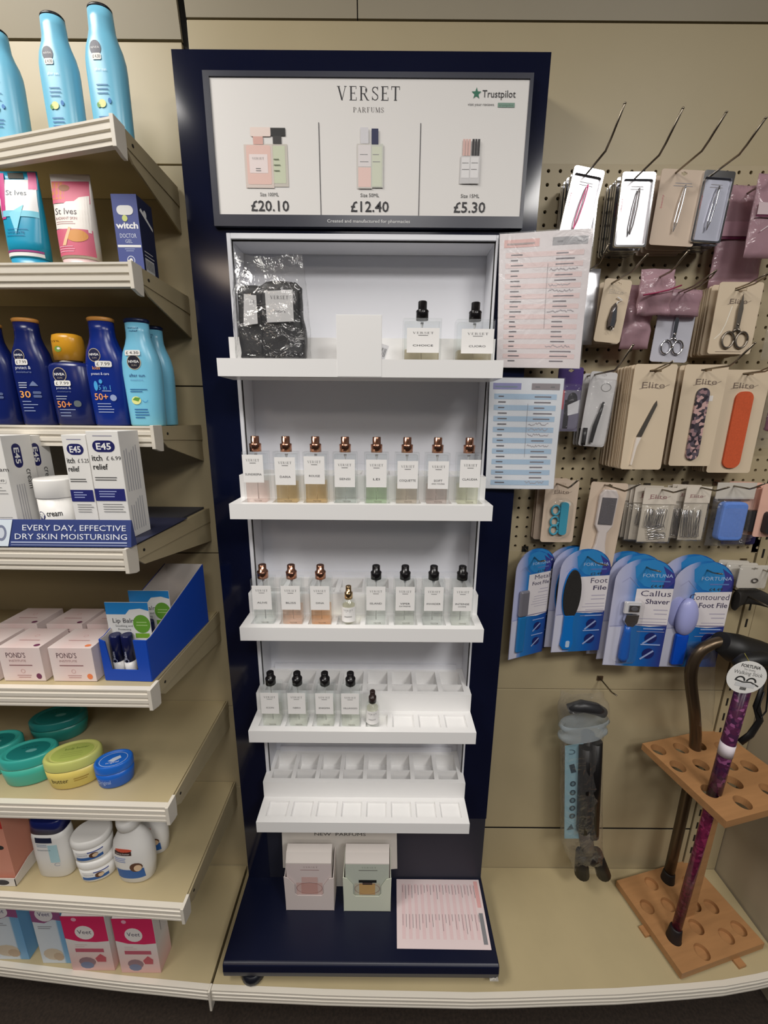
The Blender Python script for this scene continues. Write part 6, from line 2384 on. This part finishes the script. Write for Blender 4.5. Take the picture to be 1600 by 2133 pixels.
for i in range(N_ + 1):
    t = i / N_
    py = 1432 + (1800 - 1432) * t
    pl_, pr_ = (1163, 1252) if t < .06 else ((1158, 1262) if t < .16 else ((1160, 1250) if t < .25 else (1164, 1248)))
    if t > .84:
        pl_, pr_ = 1164 + 26 * (t - .84) / .16, 1248 + 6 * (t - .84) / .16
    a, b = cl(pl_, py), cl(pr_, py)
    cx, w = (a[0] + b[0]) / 2, (b[0] - a[0]) / 2
    dep = .026 if .08 < t < .95 else .010
    ring = []
    for x, y in superell(w, dep, 2.6, 40):
        q = mnoise.noise(Vector((x * 50, y * 50, a[1] * 40))) + .5 * mnoise.noise(Vector((x * 130, y * 130, a[1] * 110)))
        ring.append((cx + x + q * .0025, -.012 + y * .9 + q * .004, a[1] + q * .003))
    rs.append(ring)
mb.rings(rs, film('cane_bag', gloss=.14, rough=.08, bump=.9, haze=.03, scale=26), cap0=False, cap1=False)
mb.obj('clear_bag', cane)
u, v = cl(1207, 1504)
mb = MB()
rs = []
for i in range(7):
    zz = v + .022 - .044 * i / 6
    rs.append([(u + x * (1 + .1 * math.sin(i * 1.7)), -.018 + y * .9, zz + .010 * x / .05) for x, y in superell(.052, .024, 2.6, 32)])
mb.rings(rs, film('cane_bag_folded', tint=(205, 215, 220), gloss=.14, rough=.10, bump=.7, haze=.40, scale=35), cap0=False, cap1=False)
mb.obj('bag_fold', cane)
hook('wire peg from which the bagged folding cane hangs', O.x, at(1210, 1437, .80).z, .775, bend=.006)

# ================================================================= wooden stick rack
wood = M('beech_board', (164, 120, 78), rough=.5, noise=.08, nscale=7, stretch=(1.5, 14, 14))
RA = math.radians(13)
RKO = Vector((.670, .617, .1405))
rack = thing('stick_rack', 'beech rack of two boards drilled with round holes for walking sticks', 'rack', RKO, RA)


def rl(x, y):
    dx, dy = x - RKO.x, y - RKO.y
    return (dx * math.cos(RA) + dy * math.sin(RA), -dx * math.sin(RA) + dy * math.cos(RA))


def holed_plate(name, outline, holes, z0, z1, mat, parent):
    cu = bpy.data.curves.new('plate', 'CURVE')
    cu.dimensions = '2D'
    cu.fill_mode = 'BOTH'
    cu.extrude = (z1 - z0) / 2
    for pts in [outline] + [ellipse(x, y, r, r, 28) for x, y, r in holes]:
        sp = cu.splines.new('POLY')
        sp.points.add(len(pts) - 1)
        for q, p in zip(sp.points, pts):
            q.co = (p[0], p[1], 0, 1)
        sp.use_cyclic_u = True
    o = bpy.data.objects.new('plate', cu)
    COL.objects.link(o)
    bpy.context.view_layer.update()
    dg = bpy.context.evaluated_depsgraph_get()
    me = bpy.data.meshes.new_from_object(o.evaluated_get(dg))
    bpy.data.objects.remove(o)
    bpy.data.curves.remove(cu)
    me.name = name
    for v in me.vertices:
        v.co.z += (z0 + z1) / 2
    me.materials.clear()
    me.materials.append(mat)
    me.polygons.foreach_set('use_smooth', [False] * len(me.polygons))
    ob = bpy.data.objects.new(name, me)
    COL.objects.link(ob)
    ob.parent = parent
    return ob


hr_ = .0158
top_holes = [(.029, .140), (.075, .156), (.125, .165), (.032, .095), (.069, .0600), (.069 + .005, .105), (.034, .040), (.075, .022), (.118, .060), (.122, .108), (.165, .150), (.172, .105), (.165, .055), (.120, .020)]
PUR = (.034 + .005, .055)
BRO = (.135, .158)
th = [(x, y, hr_) for x, y in ((.028, .168), (.085, .160), (.135, .158), (.030, .120), (.086, .112), (.039, .055), (.080, .020), (.112, .060), (.150, .098), (.186, .140), (.190, .085), (.165, .030), (.210, .035))]
w1, d1 = .235, .192
tz = .595 - RKO.z
holed_plate('top_board', [(.006, -.004), (w1, -.004), (w1, d1), (.006, d1)], th, tz - .017, tz, wood, rack)
w2, d2 = .240, .186
bz0 = .006
holed_plate('bottom_board', [(0, 0), (w2, 0), (w2, d2), (0, d2)], [(x, y, hr_) for x, y, _ in th if y < .165 and x < .22], bz0 + .008, bz0 + .018, wood, rack)
MB().box(0, w2, 0, d2, bz0, bz0 + .0079, wood).obj('bottom_board', rack)
MB().box(.100, .130, .080, .098, bz0 + .018, tz - .017, wood).obj('post', rack)
for x, y in ((-.012, .080), (.150, -.014), (w2 - .02, d2 - .03)):
    MB().box(x, x + .020, y, y + .020, 0, bz0 + .0, wood).obj('foot', rack)
for x, y in ((.02, .03), (.2, .03), (.02, .15)):
    MB().box(x, x + .016, y, y + .016, 0, bz0, wood).obj('foot', rack)


def rw(x, y):
    return (RKO.x + x * math.cos(RA) - y * math.sin(RA), RKO.y + x * math.sin(RA) + y * math.cos(RA))


zb = RKO.z + bz0 + .0082
# bronze swan-neck stick
bx, by = rw(*BRO)
t = thing('walking_stick', 'bronze swan neck walking stick with a thick black handle in the rack', 'walking stick', (bx, by, zb))
bronze = M('bronze_tube', (92, 78, 62), rough=.32, metal=.75)
pts = [(0, 0, .03), (0, 0, .42)]
for px, py in ((1447, 1480), (1441, 1440), (1438, 1405), (1444, 1375), (1460, 1353), (1482, 1341), (1505, 1336)):
    p = at(px, py, .768)
    pts.append((p.x - bx, .768 - by, p.z - zb))
sm = []
for i in range(len(pts) - 1):
    for k in range(4):
        a, b = Vector(pts[i]), Vector(pts[i + 1])
        sm.append(a.lerp(b, k / 4))
sm.append(Vector(pts[-1]))
for _ in range(3):
    sm = [sm[0]] + [(sm[i - 1] + sm[i] * 2 + sm[i + 1]) / 4 for i in range(1, len(sm) - 1)] + [sm[-1]]
MB().tube(sm, .0118, bronze, 16).obj('shaft', t)
MB().lathe([(.016, 0), (.0165, .004), (.0135, .034), (.0125, .040)], PL(28, 24, 22, .6), seg=20).obj('ferrule', t)
h0, h1, h2, h3 = [at(px, py, .764) for px, py in ((1500, 1336), (1530, 1350), (1575, 1368), (1640, 1392))]
MB().tube([(h.x - bx, .764 - by, h.z - zb) for h in (h0, h1, h2, h3)], [.022, .032, .037, .034], M('grip_black', (20, 19, 19), rough=.5), 20).obj('handle', t)
mb = MB()
rs = []
for i in range(11):
    py = 1345 + 16 * i
    p = at(1452 + .3 * i, py, .775)
    rr = .030 - .012 * i / 10
    rs.append([(p.x - bx + x + .010 + .003 * mnoise.noise(Vector((x * 60, y * 60, i * .7))), max(.775 - by, -.04) + y, p.z - zb) for x, y in superell(rr, .018, 2.2, 24)])
mb.rings(rs, film('stick_wrap', gloss=.06, rough=.12, bump=.3, haze=.02, scale=40), cap0=False, cap1=False)
mb.obj('clear_wrap', t)

# purple floral stick
ux, uy = rw(.039, .055)
t = thing('walking_stick', 'purple floral walking stick with a white band and round tag in the rack', 'walking stick', (ux, uy, zb))
purp = ramp_mat('purple_floral', 'voronoi', [(0, (62, 30, 58)), (.35, (88, 40, 74)), (.6, (72, 30, 58)), (.85, (130, 72, 112)), (.95, (54, 26, 54))], rough=.25, nscale=140)
plum_ = ramp_mat('purple_floral_low', 'voronoi', [(0, (96, 26, 56)), (.4, (120, 36, 70)), (.7, (84, 22, 50)), (.9, (126, 60, 88))], rough=.22, nscale=150)
lean = .018
topz = .745
ptx = lambda z: (lean * z / topz, 0, z)
MB().tube([ptx(.035), ptx(.28), ptx(.43)], [.0098, .0098, .0098], plum_, 18).obj('lower_shaft', t)
MB().tube([ptx(.4301), ptx(.50), ptx(topz)], .0125, purp, 18).obj('upper_shaft', t)
zbnd = at(1508, 1560, uy).z - zb
MB().tube([ptx(zbnd - .014), ptx(zbnd + .016)], .0130, C(214, 204, 210), 18).obj('white_band', t)
MB().lathe([(.0155, 0), (.016, .004), (.0135, .030), (.0125, .042), (.0105, .046)], PL(26, 20, 22, .55), seg=20).obj('ferrule', t)
hp = ptx(topz)
MB().tube([(hp[0] - .028, 0, topz - .002), (hp[0] - .01, 0, topz + .008), (hp[0] + .02, 0, topz + .012), (hp[0] + .06, 0, topz + .004), (hp[0] + .085, 0, topz - .012)], [.009, .014, .015, .013, .008], M('grip_black', ), 16).obj('handle', t)
# wrist strap
S0 = [at(px, py, uy - .005) for px, py in ((1588, 1425), (1575, 1470), (1582, 1500), (1562, 1530), (1540, 1546))]
mb = MB()
mb.tube([(p.x - ux, -.006, p.z - zb) for p in S0], [.004, .0075, .0075, .0085, .0085], M('grip_black'), 10, flat=.45)
mb.obj('wrist_strap', t)
S1 = [at(px, py, uy - .008) for px, py in ((1600, 1400), (1598, 1440), (1594, 1480), (1583, 1494), (1576, 1478), (1590, 1440))]
MB().tube([(p.x - ux, -.010, p.z - zb) for p in S1], .0014, M('grip_black'), 8).obj('cord', t)
# round tag
tc = at(1555, 1411, uy - .03)
R = (at(1593, 1411, uy - .03).x - tc.x)
tg = MB()
tg.prism(ellipse(0, 0, R, R, 36), 'xz', -.0005, .0005, C(228, 226, 222))
d = Dec(tg, flat((0, -.0005, 0)))
d.text('FORTUNA', 0, R * .60, R * .19, C(58), w=R * 1.0, bold=.02)
d.text('The Quality', 0, R * .44, R * .09, C(110), w=R * .6)
d.text('Walking Stick', 0, R * .16, R * .22, C(110), w=R * 1.5)
for sx in (-.28, .30):
    d.ring(sx * R, -.22 * R, R * .27, R * .27, R * .09, C(50), n=12, a0=0, a1=180)
d.path([(-.55 * R, -.22 * R), (-.1 * R, -.30 * R), (.3 * R, -.24 * R), (.75 * R, -.42 * R)], R * .08, C(60))
d.up().rect(-.45 * R, -.58 * R, .55 * R, -.34 * R, C(206)).up()
for k in range(6):
    d.rect((-.12 + k * .055) * R, -.78 * R, (-.09 + k * .055) * R, -.60 * R, C(40))
o = tg.obj('tag', t, loc=(tc.x - ux, -.03, tc.z - zb), rot=(0, math.radians(8), math.radians(-6)))
o['label'] = 'round white cardboard tag with black print'
stg = MB().tube([(tc.x - ux, -.03, tc.z - zb + R * .9), (tc.x - ux - .004, -.02, tc.z - zb + R * 1.3), (hp[0], -.012, topz - .01)], .0006, C(170, 160, 70), 6)
stg = stg.obj('string', o)
stg.matrix_parent_inverse = (Matrix.Translation(o.location) @ o.rotation_euler.to_matrix().to_4x4()).inverted()
